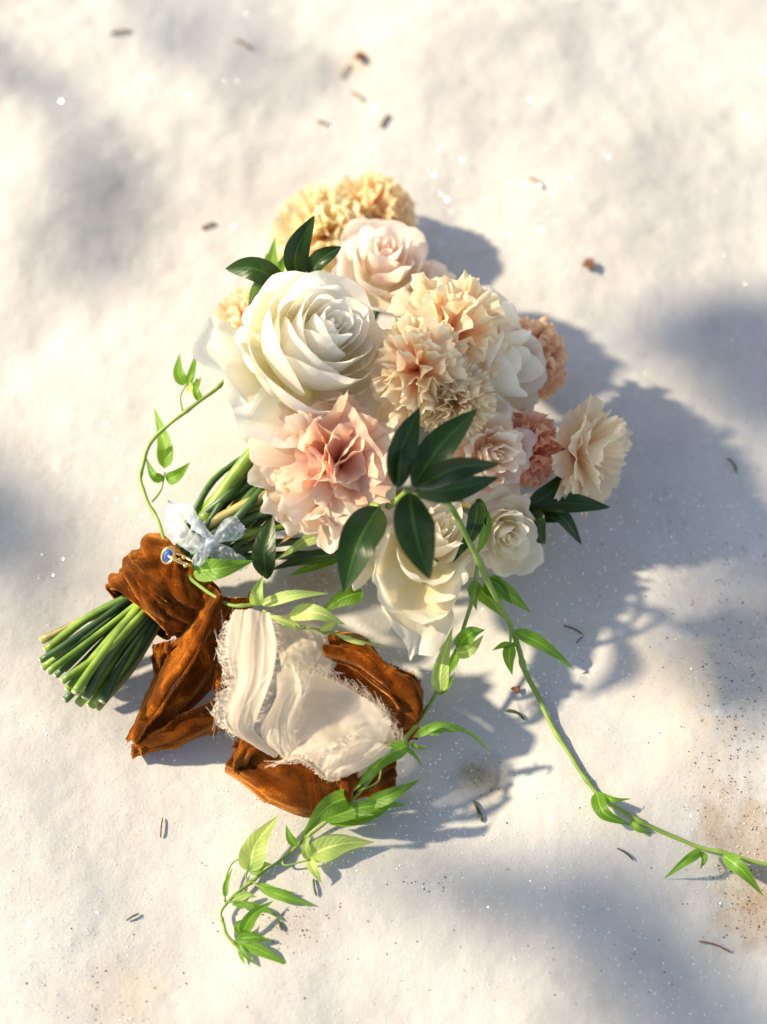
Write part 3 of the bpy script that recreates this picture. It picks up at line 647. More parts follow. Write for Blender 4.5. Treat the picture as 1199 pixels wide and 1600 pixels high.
t = vine('middle vine trailing from cream rose down past the velvet ribbon', [(745, 885, .055), (740, 925, .045), (725, 975, .035), (706, 1035, .030), (681, 1085, .028), (655, 1130, .030), (625, 1165, .034), (590, 1205, .034), (558, 1242, .026), (520, 1278, 0.0080), (480, 1310, 0.0050), (440, 1343, 0.0035), (395, 1377, 0.0035), (360, 1405, 0.0045), (347, 1427, 0.0045), (352, 1452, 0.0040), (367, 1474, 0.0035), (378, 1490, 0.0035)], .0016, .0010, 160)
leaves(t, [([(688, 1082, .034), (690, 1040, .044), (708, 978, .046)], 34, dict(mat=M['palevine'], fold=.5)), ([(715, 1012, .04), (735, 990, .052), (758, 984, .046)], 34, {}),
           ([(712, 1020, .036), (735, 1015, .044), (756, 992, .04)], 26, dict(mat=M['palevine'])), ([(700, 1050, .03), (712, 1025, .036), (722, 990, .04)], 20, {}), ([(684, 1085, .03), (700, 1070, .034), (712, 1050, .03)], 14, {}),
           ([(645, 1152, .034), (690, 1132, .044), (735, 1146, .036), (772, 1180, .024)], 15, dict(jag=.5)), ([(650, 1145, .034), (680, 1140, .04), (725, 1142, .03)], 16, dict(jag=.6)),
           ([(640, 1163, .036), (600, 1185, .046), (553, 1236, .036)], 36, {}), ([(632, 1168, .036), (648, 1180, .036), (662, 1200, .028)], 9, {}), ([(640, 1160, .036), (655, 1168, .036), (672, 1166, .03)], 9, {}),
           ([(572, 1258, .028), (615, 1240, .038), (658, 1217, .032)], 30, {}), ([(505, 1282, 0.0105), (570, 1262, .032), (640, 1256, .024)], 34, {}), ([(512, 1285, 0.0105), (570, 1278, 0.0135), (618, 1258, .022)], 30, dict(roll=.5)),
           ([(552, 1243, .028), (510, 1262, .036), (468, 1312, 0.0105)], 46, dict(roll=.2)), ([(482, 1337, 0.0085), (530, 1320, 0.0125), (586, 1316, 0.0075)], 50, dict(mat=M['palevine'], fold=.15)),
           ([(484, 1342, 0.0075), (478, 1325, 0.0115), (482, 1298, 0.0125)], 20, dict(mat=M['palevine'])), ([(483, 1342, 0.0075), (492, 1360, 0.0095), (504, 1381, 0.0055)], 20, dict(mat=M['palevine'])),
           ([(464, 1322, 0.0075), (453, 1308, 0.0105), (447, 1288, 0.0115)], 18, {}), ([(390, 1362, 0.0065), (400, 1320, 0.0135), (436, 1273, 0.0125)], 52, dict(mat=M['palevine'], fold=.35)),
           ([(392, 1366, 0.0055), (408, 1352, 0.0065), (425, 1350, 0.0055)], 22, {}), ([(352, 1402, 0.0055), (354, 1380, 0.0070), (364, 1355, 0.0065)], 12, {}),
           ([(402, 1382, 0.0055), (445, 1402, 0.0085), (498, 1417, 0.0035)], 22, {}), ([(412, 1387, 0.0065), (440, 1392, 0.0075), (466, 1396, 0.0055)], 10, {}),
           ([(365, 1406, 0.0055), (385, 1398, 0.0075), (402, 1402, 0.0055)], 17, dict(mat=M['palevine'])), ([(362, 1412, 0.0050), (405, 1418, 0.0070), (448, 1441, 0.0035)], 13, {}),
           ([(378, 1460, 0.0050), (395, 1430, 0.0095), (428, 1407, 0.0085)], 27, {}), ([(376, 1458, 0.0045), (372, 1445, 0.0075), (384, 1434, 0.0075)], 16, {}),
           ([(368, 1470, 0.0045), (410, 1487, 0.0075), (456, 1511, 0.0030)], 26, {}), ([(372, 1468, 0.0055), (398, 1464, 0.0085), (426, 1471, 0.0055)], 20, {}), ([(374, 1476, 0.0045), (386, 1494, 0.0050), (408, 1512, 0.0030)], 10, {}), ([(370, 1466, 0.0050), (380, 1458, 0.0065), (395, 1456, 0.0055)], 12, {}), ([(374, 1482, 0.0040), (378, 1496, 0.0045), (384, 1508, 0.0035)], 9, {})], M['vine'], **V)
twig(t, [(352, 1410, 0.0050), (352, 1378, 0.0055), (362, 1350, 0.0065), (378, 1340, 0.0075)]); twig(t, [(395, 1378, 0.0050), (385, 1372, 0.0055), (388, 1352, 0.0075)]); twig(t, [(442, 1340, 0.0055), (446, 1352, 0.0065), (485, 1343, 0.0085)])
twig(t, [(396, 1378, 0.0050), (405, 1385, 0.0055), (430, 1394, 0.0065)]); twig(t, [(352, 1411, 0.0050), (372, 1408, 0.0060), (400, 1416, 0.0065)]); twig(t, [(596, 1200, .034), (590, 1222, .034), (560, 1236, .034)])

t = vine('longest vine reaching from leaf fan across snow to the picture edge', [(640, 775, .10), (695, 785, .10), (735, 852, .082), (768, 918, .055), (798, 977, .030), (815, 1030, .015), (845, 1097, .007), (885, 1172, .005), (930, 1234, .005), (985, 1276, .008), (1050, 1306, .007), (1120, 1331, .006), (1199, 1350, .006), (1275, 1362, .005)], .0023, .0012, 150)
leaves(t, [([(804, 985, .028), (850, 1010, .022), (899, 1048, .006)], 28, dict(roll=.3)), ([(798, 1008, .024), (786, 1008, .024), (768, 1017, .014)], 14, {}), ([(797, 1006, .024), (796, 1030, .022), (801, 1056, .008)], 26, dict(mat=M['vine'])),
           ([(800, 1010, .022), (806, 1004, .025), (812, 996, .025)], 10, {}), ([(932, 1238, .012), (945, 1270, .018), (988, 1290, .009)], 30, dict(roll=-.2)), ([(935, 1240, .012), (960, 1250, .018), (987, 1248, .012)], 13, {}),
           ([(985, 1284, .010), (1000, 1296, .012), (1021, 1303, .006)], 14, {}), ([(1096, 1328, .009), (1070, 1345, .015), (1036, 1374, .005)], 20, {}), ([(1096, 1330, .009), (1101, 1343, .012), (1094, 1358, .008)], 14, {}),
           ([(1130, 1336, .009), (1160, 1360, .016), (1194, 1401, .006)], 30, {})], M['vine'], **V)
twig(t, [(799, 978, .029), (798, 995, .026), (798, 1010, .023)], .0011)

# ------------------------------------------------------------------ stems
t = thing('stem_bundle', 'bundle of cut green flower stems bound in velvet', 'stem bundle', (0, 0, 0))
ends = [(66, 1000, .022), (72, 1016, .034), (64, 1032, .040), (76, 1050, .046), (68, 1043, .020), (98, 1064, .050), (88, 1056, .030), (106, 1078, .044), (102, 1094, .036),
        (118, 1082, .052), (122, 1100, .030), (134, 1090, .046), (142, 1103, .022), (153, 1107, .016), (160, 1096, .034), (110, 1060, .016), (140, 1070, .02), (170, 1075, .03), (90, 1030, .014),
        (84, 1040, .036), (112, 1068, .026), (128, 1088, .012), (100, 1046, .022), (148, 1098, .028), (80, 1020, .026), (136, 1074, .036), (156, 1088, .024)]
mats = ['stem_c', 'stem_b', 'stem_a', 'stem_b', 'stem_b', 'stem_b', 'stem_a', 'stem_b', 'stem_a', 'stem_b', 'stem_b', 'stem_a', 'stem_b', 'stem_c', 'stem_a', 'stem_a', 'stem_a', 'stem_b', 'stem_b', 'stem_a', 'stem_c', 'stem_a', 'stem_a', 'stem_b', 'stem_a', 'stem_b', 'stem_a']
WA = at(255, 918, .040); WB = at(330, 838, .044)
wax = (WB - WA).normalized(); wl = wax.cross(Vector((0, 0, 1))).normalized(); wu = wl.cross(wax)
bases = [q for q in bases if (q[0] - WB).dot(wax) > .105]
order = sorted(range(len(bases)), key=lambda i: -(bases[i][0][0] - bases[i][0][1]))
rr = np.random.default_rng(4)
nE = len(ends)
for i, (ex, ey, eh) in enumerate(ends):
    E = at(ex, ey, eh)
    k = (i + .5) / nE
    lat = (E - WA).dot(wl)
    ang = i * 2.39996; rad = .019 * math.sqrt((i + .5) / nE)
    o2 = wl * (rad * math.cos(ang)) + wu * (rad * math.sin(ang))
    o1 = wl * (lat * .28 + .004 * math.cos(ang)) + wu * ((eh - .033) * .55)
    B, a = bases[order[i % len(bases)]]
    jit = [Vector((rr.normal(0, .0022), rr.normal(0, .0022), rr.normal(0, .0015))) for _ in range(3)]
    over = wax * (.05 if (B - WB).dot(wax) > .10 else .015)
    pts = [E, E * .55 + (WA + o1 - wax * .01) * .45 + jit[0], WA + o1 * .8 + jit[1], WB + o2, WB + over + o2 * 1.1, B - a * .045, B - a * .012]
    r = rr.uniform(.0017, .0031)
    P = crom(pts, 44)
    st = tube_obj('stem', P, np.linspace(r * 1.05, r * .85, 44) * (1 + .10 * vnoise(np.linspace(0, 14, 44) + i * 9, np.zeros(44), None, 3)), M[mats[i]], t, 9)
    d = (P[0] - P[1]); d /= np.linalg.norm(d)
    tube_obj('cut_face', np.array([P[0] - d * .0005, P[0] + d * .0007]), r * .86, M['pith'], st, 9)
for pts, r, m in [([(318, 812, .055), (345, 775, .062), (385, 720, .075), (440, 660, .08)], .0052, 'stem_b'), ([(322, 822, .058), (380, 790, .066), (450, 760, .07), (520, 740, .07)], .0040, 'stem_c'),
                  ([(320, 818, .05), (370, 770, .06), (420, 740, .065), (480, 700, .07)], .0034, 'stem_a'), ([(320, 840, .055), (380, 812, .062), (450, 790, .065), (540, 760, .06)], .0034, 'stem_a'),
                  ([(330, 850, .05), (400, 830, .055), (480, 815, .055), (570, 790, .05)], .0032, 'stem_b'), ([(335, 866, .044), (420, 850, .045), (520, 838, .045), (640, 800, .045)], .0032, 'stem_a'),
                  ([(335, 872, .034), (430, 868, .034), (530, 862, .034), (640, 830, .04)], .0034, 'stem_a'), ([(322, 830, .05), (380, 800, .055), (440, 775, .06), (520, 750, .06)], .0028, 'stem_b')]:
    tube_obj('stem', crom([at(*p) for p in pts], 24), r * .82 * (1 + .1 * vnoise(np.linspace(0, 9, 24) + r * 9e3, np.zeros(24))), M[m], t, 9)

# ------------------------------------------------------------------ velvet ribbon
def fray(G, edge, n, ln, seed):
    """loose threads along one long edge of a ribbon panel"""
    r = np.random.default_rng(seed); Vt, Ft = [], []
    E = G[:, 0] if edge == 0 else G[:, -1]; I = G[:, 2] if edge == 0 else G[:, -3]
    N = len(E)
    for k in range(n):
        t_ = r.uniform(0, N - 1.01); i = int(t_); f = t_ - i
        p = E[i] * (1 - f) + E[i + 1] * f; d = E[i] - I[i]; d = d / (np.linalg.norm(d) + 1e-9)
        tang = E[min(i + 1, N - 1)] - E[i]; tang = tang / (np.linalg.norm(tang) + 1e-9)
        L = ln * r.uniform(.3, 1.2); c1 = r.normal(0, .6); c2 = r.normal(0, .9)
        q = [p - d * .001, p + (d + tang * c1 * .5) * L * .4, p + (d * .8 + tang * (c1 + c2 * .3)) * L * .75 + np.array([0, 0, r.normal(0, .3)]) * L, p + (d * .8 + tang * (c1 + c2)) * L + np.array([0, 0, r.normal(0, .5)]) * L]
        wv = np.cross(d, np.array(-FWD)); wv = wv / (np.linalg.norm(wv) + 1e-9) * .00013
        wv2 = np.array(UP) * .00009
        b0 = len(Vt)
        for x in q: Vt += [x - wv - wv2, x + wv + wv2]
        for s_ in range(3): Ft.append((b0 + 2 * s_, b0 + 2 * s_ + 1, b0 + 2 * s_ + 3, b0 + 2 * s_ + 2))
    return Vt, Ft
def strip(parent, name, A, B, mat, n=60, m=13, bulge=.0, wr=.0, wf=6.0, seed=0, thick=.0012, crease=1.0, pleat=0.0, fine=0.0, pile=None):
    PA = crom([at(*p) for p in A], n); PB = crom([at(*p) for p in B], n)
    v = np.linspace(0, 1, n)[:, None]; u = np.linspace(0, 1, m)[None, :]
    G = PA[:, None, :] * (1 - u[..., None]) + PB[:, None, :] * u[..., None]
    dv = np.gradient(G, axis=0); du = np.gradient(G, axis=1)
    N = np.cross(dv, du); N /= np.linalg.norm(N, axis=2)[..., None] + 1e-12
    N *= np.where((N @ np.array(-FWD)) < 0, -1, 1)[..., None].mean(axis=(0, 1)).round() or 1
    s = bulge * np.sin(np.pi * u) + wr * 1.3 * vnoise(u * wf * .7 + seed * 5.1, v * 1.6 + seed, None, seed) + wr * .35 * vnoise(u * wf * 1.8 + seed * 5.1, v * 3.2 + seed, None, seed + 1)
    fl = np.abs(vnoise(u * 2.2 + v * 1.7 + seed, v * 1.3 - u, None, seed + 2)); s = s + pleat * np.sin(u * 11 + v * 2.5 + seed) * (.4 + .6 * vnoise(u * 1.5 + seed, v * 2.2, None, 3)) + crease * wr * .9 * (np.clip(.35 - fl, 0, 1) / .35) ** 2   # a few sharp creases
    if fine:
        q = vnoise(u * 6 + seed, v * 5 + u * 3, None, seed + 9); s = s + fine * (3.2 * (np.clip(.3 - np.abs(q), 0, 1) / .3) ** 1.5 + 1.6 * vnoise(u * 7 - v * 6, v * 9 + seed, None, seed + 4) + .5 * vnoise(u * 19 - v * 6, v * 23 + seed, None, seed + 4))
    G = G + N * (s + 0 * v)[..., None]
    G[..., 2] = np.maximum(G[..., 2], .0005)
    uv = np.stack(np.broadcast_arrays(u + 0 * v, v + 0 * u), -1)
    o = grid_obj(name, G, mat, parent, uv)
    if thick:
        md = o.modifiers.new('thickness', 'SOLIDIFY'); md.thickness = thick; md.offset = 0
    if mat is M['velvet']:
        for e in (0, 1):
            Vt, Ft = fray(G, e, 260, .0021, seed * 7 + e)
            fo = mesh_obj('pile_edge', Vt, Ft, M['velvet_pile'], o); fo['kind'] = 'stuff'
    return o, G

t = thing('velvet_ribbon', 'rust brown velvet ribbon wound round stems with loose loops', 'ribbon', (0, 0, 0))
# the wrap round the stems
n, m = 40, 72
A0 = at(216, 962, .038); A1 = at(296, 876, .042)
ax = (A1 - A0); La = ax.length; ax.normalize(); sl = ax.cross(Vector((0, 0, 1))).normalized(); su = sl.cross(ax)
def wrap_band(name, v0, v1, tilt, R0, seed, amp):
    v = np.linspace(0, 1, n)[:, None]; a = np.linspace(0, 2 * math.pi, m, endpoint=False)[None, :]
    pos = (v0 + (v1 - v0) * v) + tilt * np.sin(a + .8)
    fold = np.abs(vnoise(np.cos(a) * 1.3 + v * 2.0 + seed, np.sin(a) * 1.3 + v * 3.2, None, seed)) + .35 * np.abs(vnoise(np.cos(a) * 3 + v * 3 + seed, np.sin(a) * 3 - v * 4, None, seed + 5)) 
    fine = vnoise(np.cos(a) * 5 + seed, np.sin(a) * 5 + v * 9, v * 4, seed + 2)
    Rr = R0 + amp * (fold - .3) + .0012 * fine - .004 * np.abs(2 * v - 1) ** 4 + 0.002 * np.cos(2 * a)
    Gp = np.array(A0)[None, None] + np.array(ax)[None, None] * (pos * La)[..., None] + (Rr * np.cos(a))[..., None] * np.array(sl) + (Rr * np.sin(a))[..., None] * np.array(su)
    Gp[..., 2] = np.maximum(Gp[..., 2], .001)
    uv = np.stack(np.broadcast_arrays(a / 6.2832 + 0 * v, v + 0 * a), -1)
    o = grid_obj(name, Gp, M['velvet'], t, uv, wrap=True)
    md = o.modifiers.new('thickness', 'SOLIDIFY'); md.thickness = .0014
    return o
wrap_band('wrap', .04, .62, .05, .0232, 3, .005)
wrap_band('wrap', .36, .98, -.05, .0242, 9, .006)
wrap_band('wrap', .20, .54, -.10, .0245, 14, .005)
# loops and tails (px, py, height)
vel = M['velvet']
strip(t, 'loop', [(330, 915, .060), (288, 985, .040), (242, 1065, .022), (203, 1160, .006)], [(355, 935, .066), (316, 1003, .056), (264, 1082, .042), (212, 1158, .016)], vel, bulge=.003, wr=.0025, seed=1)
strip(t, 'loop', [(350, 934, .0655), (311, 1003, .0555), (259, 1082, .0415), (209, 1159, .0155)], [(398, 925, .045), (366, 1010, .030), (315, 1085, .018), (206, 1168, .003)], vel, bulge=.004, wr=.003, seed=2)
strip(t, 'loop', [(205, 1162, .010), (262, 1128, .026), (318, 1104, .036), (372, 1084, .040)], [(206, 1169, .001), (262, 1167, .002), (320, 1148, .003), (376, 1124, .004)], vel, bulge=.004, wr=.003, seed=3)
strip(t, 'loop', [(358, 960, .054), (347, 1030, .048), (338, 1100, .040)], [(392, 958, .036), (382, 1030, .030), (368, 1104, .028)], vel, bulge=.003, wr=.003, seed=4)
strip(t, 'tail', [(242, 1006, .040), (240, 1030, .032), (243, 1060, .02)], [(268, 1000, .044), (264, 1025, .038), (262, 1048, .026)], vel, bulge=.002, wr=.002, seed=5)
strip(t, 'loop', [(528, 990, .030), (570, 998, .040), (602, 1035, .045), (648, 1058, .044), (661, 1098, .032), (652, 1140, .012)], [(512, 1028, .032), (556, 1040, .046), (598, 1068, .050), (624, 1092, .048), (628, 1108, .040), (612, 1118, .022)], vel, bulge=.006, wr=.003, seed=6)
strip(t, 'loop', [(514, 1030, .030), (556, 1044, .044), (598, 1072, .048), (622, 1094, .046), (626, 1108, .040), (605, 1114, .03)], [(520, 1060, .012), (555, 1080, .014), (590, 1105, .012), (610, 1122, .008), (625, 1135, .006), (640, 1148, .002)], vel, bulge=-.004, wr=.002, seed=7)
strip(t, 'loop', [(620, 1110, .026), (640, 1125, .024), (655, 1130, .016)], [(600, 1160, .002), (630, 1160, .002), (648, 1148, .002)], vel, bulge=.003, wr=.002, seed=8)
strip(t, 'tail', [(374, 1160, .024), (420, 1168, .030), (480, 1190, .030), (550, 1200, .030), (616, 1175, .024)], [(347, 1211, .004), (408, 1246, .002), (477, 1275, .002), (535, 1248, .004), (616, 1240, .002)], vel, bulge=.004, wr=.004, seed=10, wf=8)
strip(t, 'tail', [(366, 1190, .012), (370, 1165, .030), (384, 1150, .036), (410, 1158, .032)], [(384, 1200, .014), (392, 1180, .028), (402, 1172, .034), (418, 1178, .03)], vel, bulge=.004, wr=.002, seed=11)
strip(t, 'tail', [(520, 1200, .034), (528, 1225, .03), (524, 1255, .012)], [(556, 1200, .036), (560, 1225, .032), (548, 1252, .012)], vel, bulge=.005, wr=.002, seed=12)

# ------------------------------------------------------------------ chiffon
t = thing('chiffon_ribbon', 'cream sheer chiffon ribbon with frayed edges over the velvet', 'ribbon', (0, 0, 0))
ch = M['chiffon']
def chif(A, B, seed, bulge=.002, wr=.003, f0=0, f1=0, wf=5, name='panel', pleat=0.0):
    o, G = strip(t, name, A, B, ch, n=110, m=41, bulge=bulge, wr=wr, wf=wf, seed=seed, thick=0, crease=0, pleat=pleat, fine=.00024)
    for e, nn in ((0, f0), (1, f1)):
        if nn:
            Vt, Ft = fray(G, e, nn, .0062, seed * 3 + e)
            fo = mesh_obj('frayed_edge', Vt, Ft, M['thread'], o); fo['kind'] = 'stuff'
chif([(366, 952, .068), (354, 1010, .070), (362, 1060, .068), (349, 1110, .060), (362, 1142, .050), (412, 1174, .040)], [(422, 958, .074), (434, 1010, .080), (426, 1065, .078), (408, 1110, .068), (400, 1140, .054), (436, 1178, .040)], 21, f0=420, f1=160, bulge=.003, wr=.0015, pleat=.0024)
chif([(438, 1070, .052), (424, 1108, .054), (410, 1145, .048), (440, 1182, .042)], [(462, 1034, .078), (474, 1078, .072), (462, 1130, .058), (466, 1184, .042)], 22, bulge=.004, wr=.0012, pleat=.001, f1=60)
chif([(462, 1046, .046), (520, 1062, .050), (580, 1100, .052), (612, 1140, .046), (622, 1168, .036)], [(446, 1182, .044), (470, 1180, .046), (494, 1192, .044), (510, 1208, .036), (528, 1224, .026)], 23, bulge=.006, wr=.003, f0=220, f1=200)
chif([(424, 962, .036), (480, 962, .034), (528, 1000, .026)], [(444, 1060, .034), (480, 1066, .036), (512, 1062, .034)], 24, bulge=.002, wr=.003)
chif([(500, 1195, .047), (512, 1180, .058), (530, 1168, .060), (560, 1150, .056)], [(528, 1224, .032), (545, 1208, .044), (575, 1192, .046), (618, 1170, .042)], 25, bulge=.003, wr=.002, f0=90)

# ------------------------------------------------------------------ blue organza bow
t = thing('organza_bow', 'small pale blue organza bow above the velvet wrap', 'bow', (0, 0, 0))
og = M['organza']
strip(t, 'loop', [(332, 846, .074), (300, 830, .082), (278, 800, .080), (290, 784, .078)], [(322, 862, .072), (295, 862, .074), (274, 830, .070), (276, 800, .070)], og, bulge=.004, wr=.003, seed=31, thick=0, fine=.0010)
strip(t, 'loop', [(332, 846, .074), (318, 815, .086), (300, 788, .088), (285, 786, .078)], [(330, 850, .073), (322, 840, .078), (306, 815, .080), (276, 800, .072)], og, bulge=.003, wr=.002, seed=32, thick=0, fine=.0010)
strip(t, 'loop', [(330, 846, .076), (345, 818, .086), (366, 806, .084), (380, 822, .080)], [(334, 850, .076), (358, 846, .080), (374, 842, .078), (380, 824, .078)], og, bulge=.004, wr=.002, seed=33, thick=0, fine=.0010)
strip(t, 'tail', [(328, 850, .076), (350, 850, .080), (375, 866, .074), (392, 882, .068)], [(322, 860, .074), (335, 872, .074), (355, 876, .070), (372, 884, .066)], og, bulge=.002, wr=.002, seed=34, thick=0, fine=.0010)
strip(t, 'tail', [(326, 850, .075), (310, 860, .078), (300, 872, .074)], [(334, 854, .075), (328, 868, .078), (318, 880, .07)], og, bulge=.002, wr=.002, seed=35, thick=0, fine=.0010)
def ellipsoid(name, p, r, mat, parent, q=None, n=10, m=14):
    a = np.linspace(0, math.pi, n)[:, None]; b2 = np.linspace(0, 2 * math.pi, m, endpoint=False)[None, :]
    S = np.stack([np.sin(a) * np.cos(b2) * r[0], np.sin(a) * np.sin(b2) * r[1], np.cos(a) * r[2] + 0 * b2], -1)
    if q is not None: S = S @ np.array(q.to_matrix()).T
    return grid_obj(name, S + np.array(p), mat, parent, None, wrap=True)
ellipsoid('knot', at(331, 848, .077), (.0042, .0036, .0034), og, t)

# ------------------------------------------------------------------ ring
rp = at(263, 868, .076)
t = thing('gem_ring', 'gold ring with oval blue stone on the velvet wrap', 'ring', rp, camdir(-.1, -.1, 1).to_track_quat('Z', 'Y') @ Quaternion((0, 0, 1), math.radians(-15)))
def torus(name, R, r, mat, parent, sx=1, sy=1, n=28, m=8, z=0, plane='xy', off=(0, 0, 0)):
    a = np.linspace(0, 2 * math.pi, n)[:, None]; b2 = np.linspace(0, 2 * math.pi, m, endpoint=False)[None, :]
    rad = R + r * np.cos(b2)
    S = np.stack([rad * np.cos(a) * sx, rad * np.sin(a) * sy, r * np.sin(b2) + z + 0 * a], -1)
    if plane == 'xz': S = S[..., [0, 2, 1]]
    return grid_obj(name, S + np.array(off), mat, parent, None, wrap=True)
torus('bezel', .0040, .0010, M['gold_metal'], t, .85, 1.15)
# faceted oval stone
k = 10; vv = [(0, 0, .0012)]; ff = []
for rr_, z in ((.0016, .0012), (.0036, .0002)):
    for i in range(k):
        a_ = 2 * math.pi * i / k + (.3 if z > .001 else 0); vv.append((rr_ * .85 * math.cos(a_), rr_ * 1.15 * math.sin(a_), z))
for i in range(k):
    j = (i + 1) % k; ff += [(0, 1 + i, 1 + j), (1 + i, 1 + k + i, 1 + k + j), (1 + i, 1 + k + j, 1 + j)]
mesh_obj('stone', vv, ff, M['sapphire'], t, smooth=False)
torus('band', .0085, .0011, M['gold_metal'], t, 1, 1, 36, 8, 0, 'xz', (.0062, 0, -.006))
for dx, dy in ((.0072, .0006), (.0118, -.001), (.009, .003)):
    ellipsoid('bead', (dx, dy, .001), (.0012, .0012, .0012), M['gold_metal'], t)

# ------------------------------------------------------------------ litter on the snow
def needle(px, py, lpx, ang, mat, label, bend=.1, wpx=4.5, name='conifer_needle', cat='needle', group='fallen needles on the snow'):
    p = on_snow(px, py, .0008); s = mpp(p); L = lpx * s / 2; a = math.radians(ang)
    d = Vector((math.cos(a), math.sin(a), 0)); nrm = Vector((-d.y, d.x, 0))
    pts = []
    for q in (-1, -.5, 0, .5, 1):
        w_ = p + d * (L * q) + nrm * (bend * L * (1 - q * q))
        pts.append((w_.x, w_.y, float(snow_h(w_.x, w_.y)) + .0012 + .0008 * (1 - q * q)))
    P = crom(pts, 14)
    rad = np.full(14, .75 * wpx * s / 2); rad[0] *= .5; rad[-1] *= .25; rad[-2] *= .7
    o = tube_obj(name, P - np.array(p), rad, mat, None, 7); o.location = p
    return tag(o, label, cat, group)
NG, NB = M['needle_green'], M['needle_brown']
needle(327, 354, 24, 25, NB, 'brown scale on lit snow left of the yellow carnation', wpx=6)
needle(541, 112, 30, 60, NB, 'thin brown needle beneath the blurred brown husk', wpx=4)
needle(505, 194, 24, -30, NB, 'faint brown needle above the yellow carnation, farther left', wpx=5)
needle(602, 190, 26, 60, NB, 'faint brown needle above the golden peach carnation', wpx=6)
needle(559, 152, 30, -50, NB, 'pale brown needle just below the blurred brown husk', wpx=5)
needle(838, 288, 34, -50, NB, 'curved pale brown needle right of bouquet tip', .25, 4)
needle(896, 985, 34, -30, NB, 'brown needle in the sunlit patch beside the long vine', wpx=4)
needle(906, 1000, 16, 45, NB, 'tiny pale needle touching the brown needle', wpx=3)
needle(804, 1118, 34, -28, NG, 'curved green needle inside the bend of the long vine', .3, 6)
needle(747, 1268, 38, -70, NG, 'dark green needle right below the brown stain', .05, 7)
needle(977, 1335, 32, -38, NG, 'thin green needle below the long vine in sunlight', .1, 4)
needle(1117, 1480, 54, -18, NB, 'long olive needle near lower right of snow', .12, 4)
needle(253, 1293, 32, 88, NB, 'upright reddish brown needle on plain lit snow', .03, 3.5)
needle(208, 1433, 22, 30, NG, 'short olive needle on open lit snow, bottom left', .05, 4)
needle(493, 1387, 28, -78, NG, 'dark green needle under the pale vine leaf', -.12, 5)
needle(438, 1447, 18, -60, NG, 'short dark green needle beside the vine tip', .05, 6)
needle(1143, 728, 28, -65, NG, 'small dark needle in the blue shade at right', .25, 4)
needle(380, 70, 34, -40, NB, 'blurred brown needle at the upper edge of the snow', .1, 5)
needle(190, 52, 34, 10, NB, 'blurred tan needle in the upper left corner', .1, 5)
def husk(px, py, rpx, label, seed, k=5, name='seed_husk', mat=None):
    p = on_snow(px, py, .001); s = mpp(p) * rpx
    t = thing(name, label, 'seed husk', p, None, 'seed husks on the snow')
    r = np.random.default_rng(seed)
    for i in range(k):
        th = r.uniform(0, 6.28); n_, m_ = 8, 5; v = np.linspace(0, 1, n_)[:, None]; u = np.linspace(-1, 1, m_)[None, :]
        w_ = .42 * np.sin(np.pi * (v * .92 + .05)) ; rad = (v - .25) * 1.2
        zz = .25 + .25 * np.sin(v * 3) * r.uniform(.4, 1.2) + .25 * u * u * w_ + .1 * i / k
        Gp = np.stack([rad * math.cos(th) - w_ * u * math.sin(th), rad * math.sin(th) + w_ * u * math.cos(th), zz], -1) * s
        o = grid_obj('scale', Gp, mat or M['bud_brown'], t); md = o.modifiers.new('thickness', 'SOLIDIFY'); md.thickness = s * .08
    return t
husk(920, 416, 13, 'dark brown seed husk on lit snow right of bouquet', 1)
husk(563, 92, 13, 'reddish brown husk on blurred snow above the bouquet', 2, 3)
husk(806, 1078, 9, 'dark broken husk between middle vine and long vine', 3, 4)

# tiny dirt grains, uncountable
r = np.random.default_rng(12); pts = []
for px, py, sx, sy, n_ in [(1160, 1020, 50, 90, 260), (1150, 1260, 50, 110, 260), (1180, 1420, 25, 30, 60), (1090, 880, 80, 90, 90), (450, 1450, 40, 18, 90), (660, 1382, 24, 12, 22), (755, 1215, 24, 20, 40), (1000, 620, 110, 90, 60),
                           (600, 1250, 330, 200, 70), (500, 1500, 300, 60, 40), (480, 905, 45, 14, 40), (860, 1500, 200, 60, 30), (160, 1550, 60, 30, 25), (600, 150, 300, 80, 30)]:
    for _ in range(int(n_ * 1.9)): pts.append((r.normal(px, sx), r.normal(py, sy)))
Vt, Ft = [], []
for px, py in pts:
    p = at(px, py); z = float(snow_h(p[0], p[1])); a = .00014 + .00045 * r.random() ** 3
    if px > 1300 or py > 1700: continue
    b0 = len(Vt)
    for dx, dy, dz in ((1, 0, 0), (0, 1, 0), (-1, 0, 0), (0, -1, 0), (0, 0, 1), (0, 0, -1)):
        Vt.append((p[0] + dx * a * r.uniform(.6, 1.4), p[1] + dy * a * r.uniform(.6, 1.4), z + .0002 + dz * a * .8))
    for i in range(4):
        j = (i + 1) % 4; Ft += [(b0 + i, b0 + j, b0 + 4), (b0 + j, b0 + i, b0 + 5)]
sp = mesh_obj('dirt_grains', Vt, Ft, M['speck'], smooth=False); sp['kind'] = 'stuff'

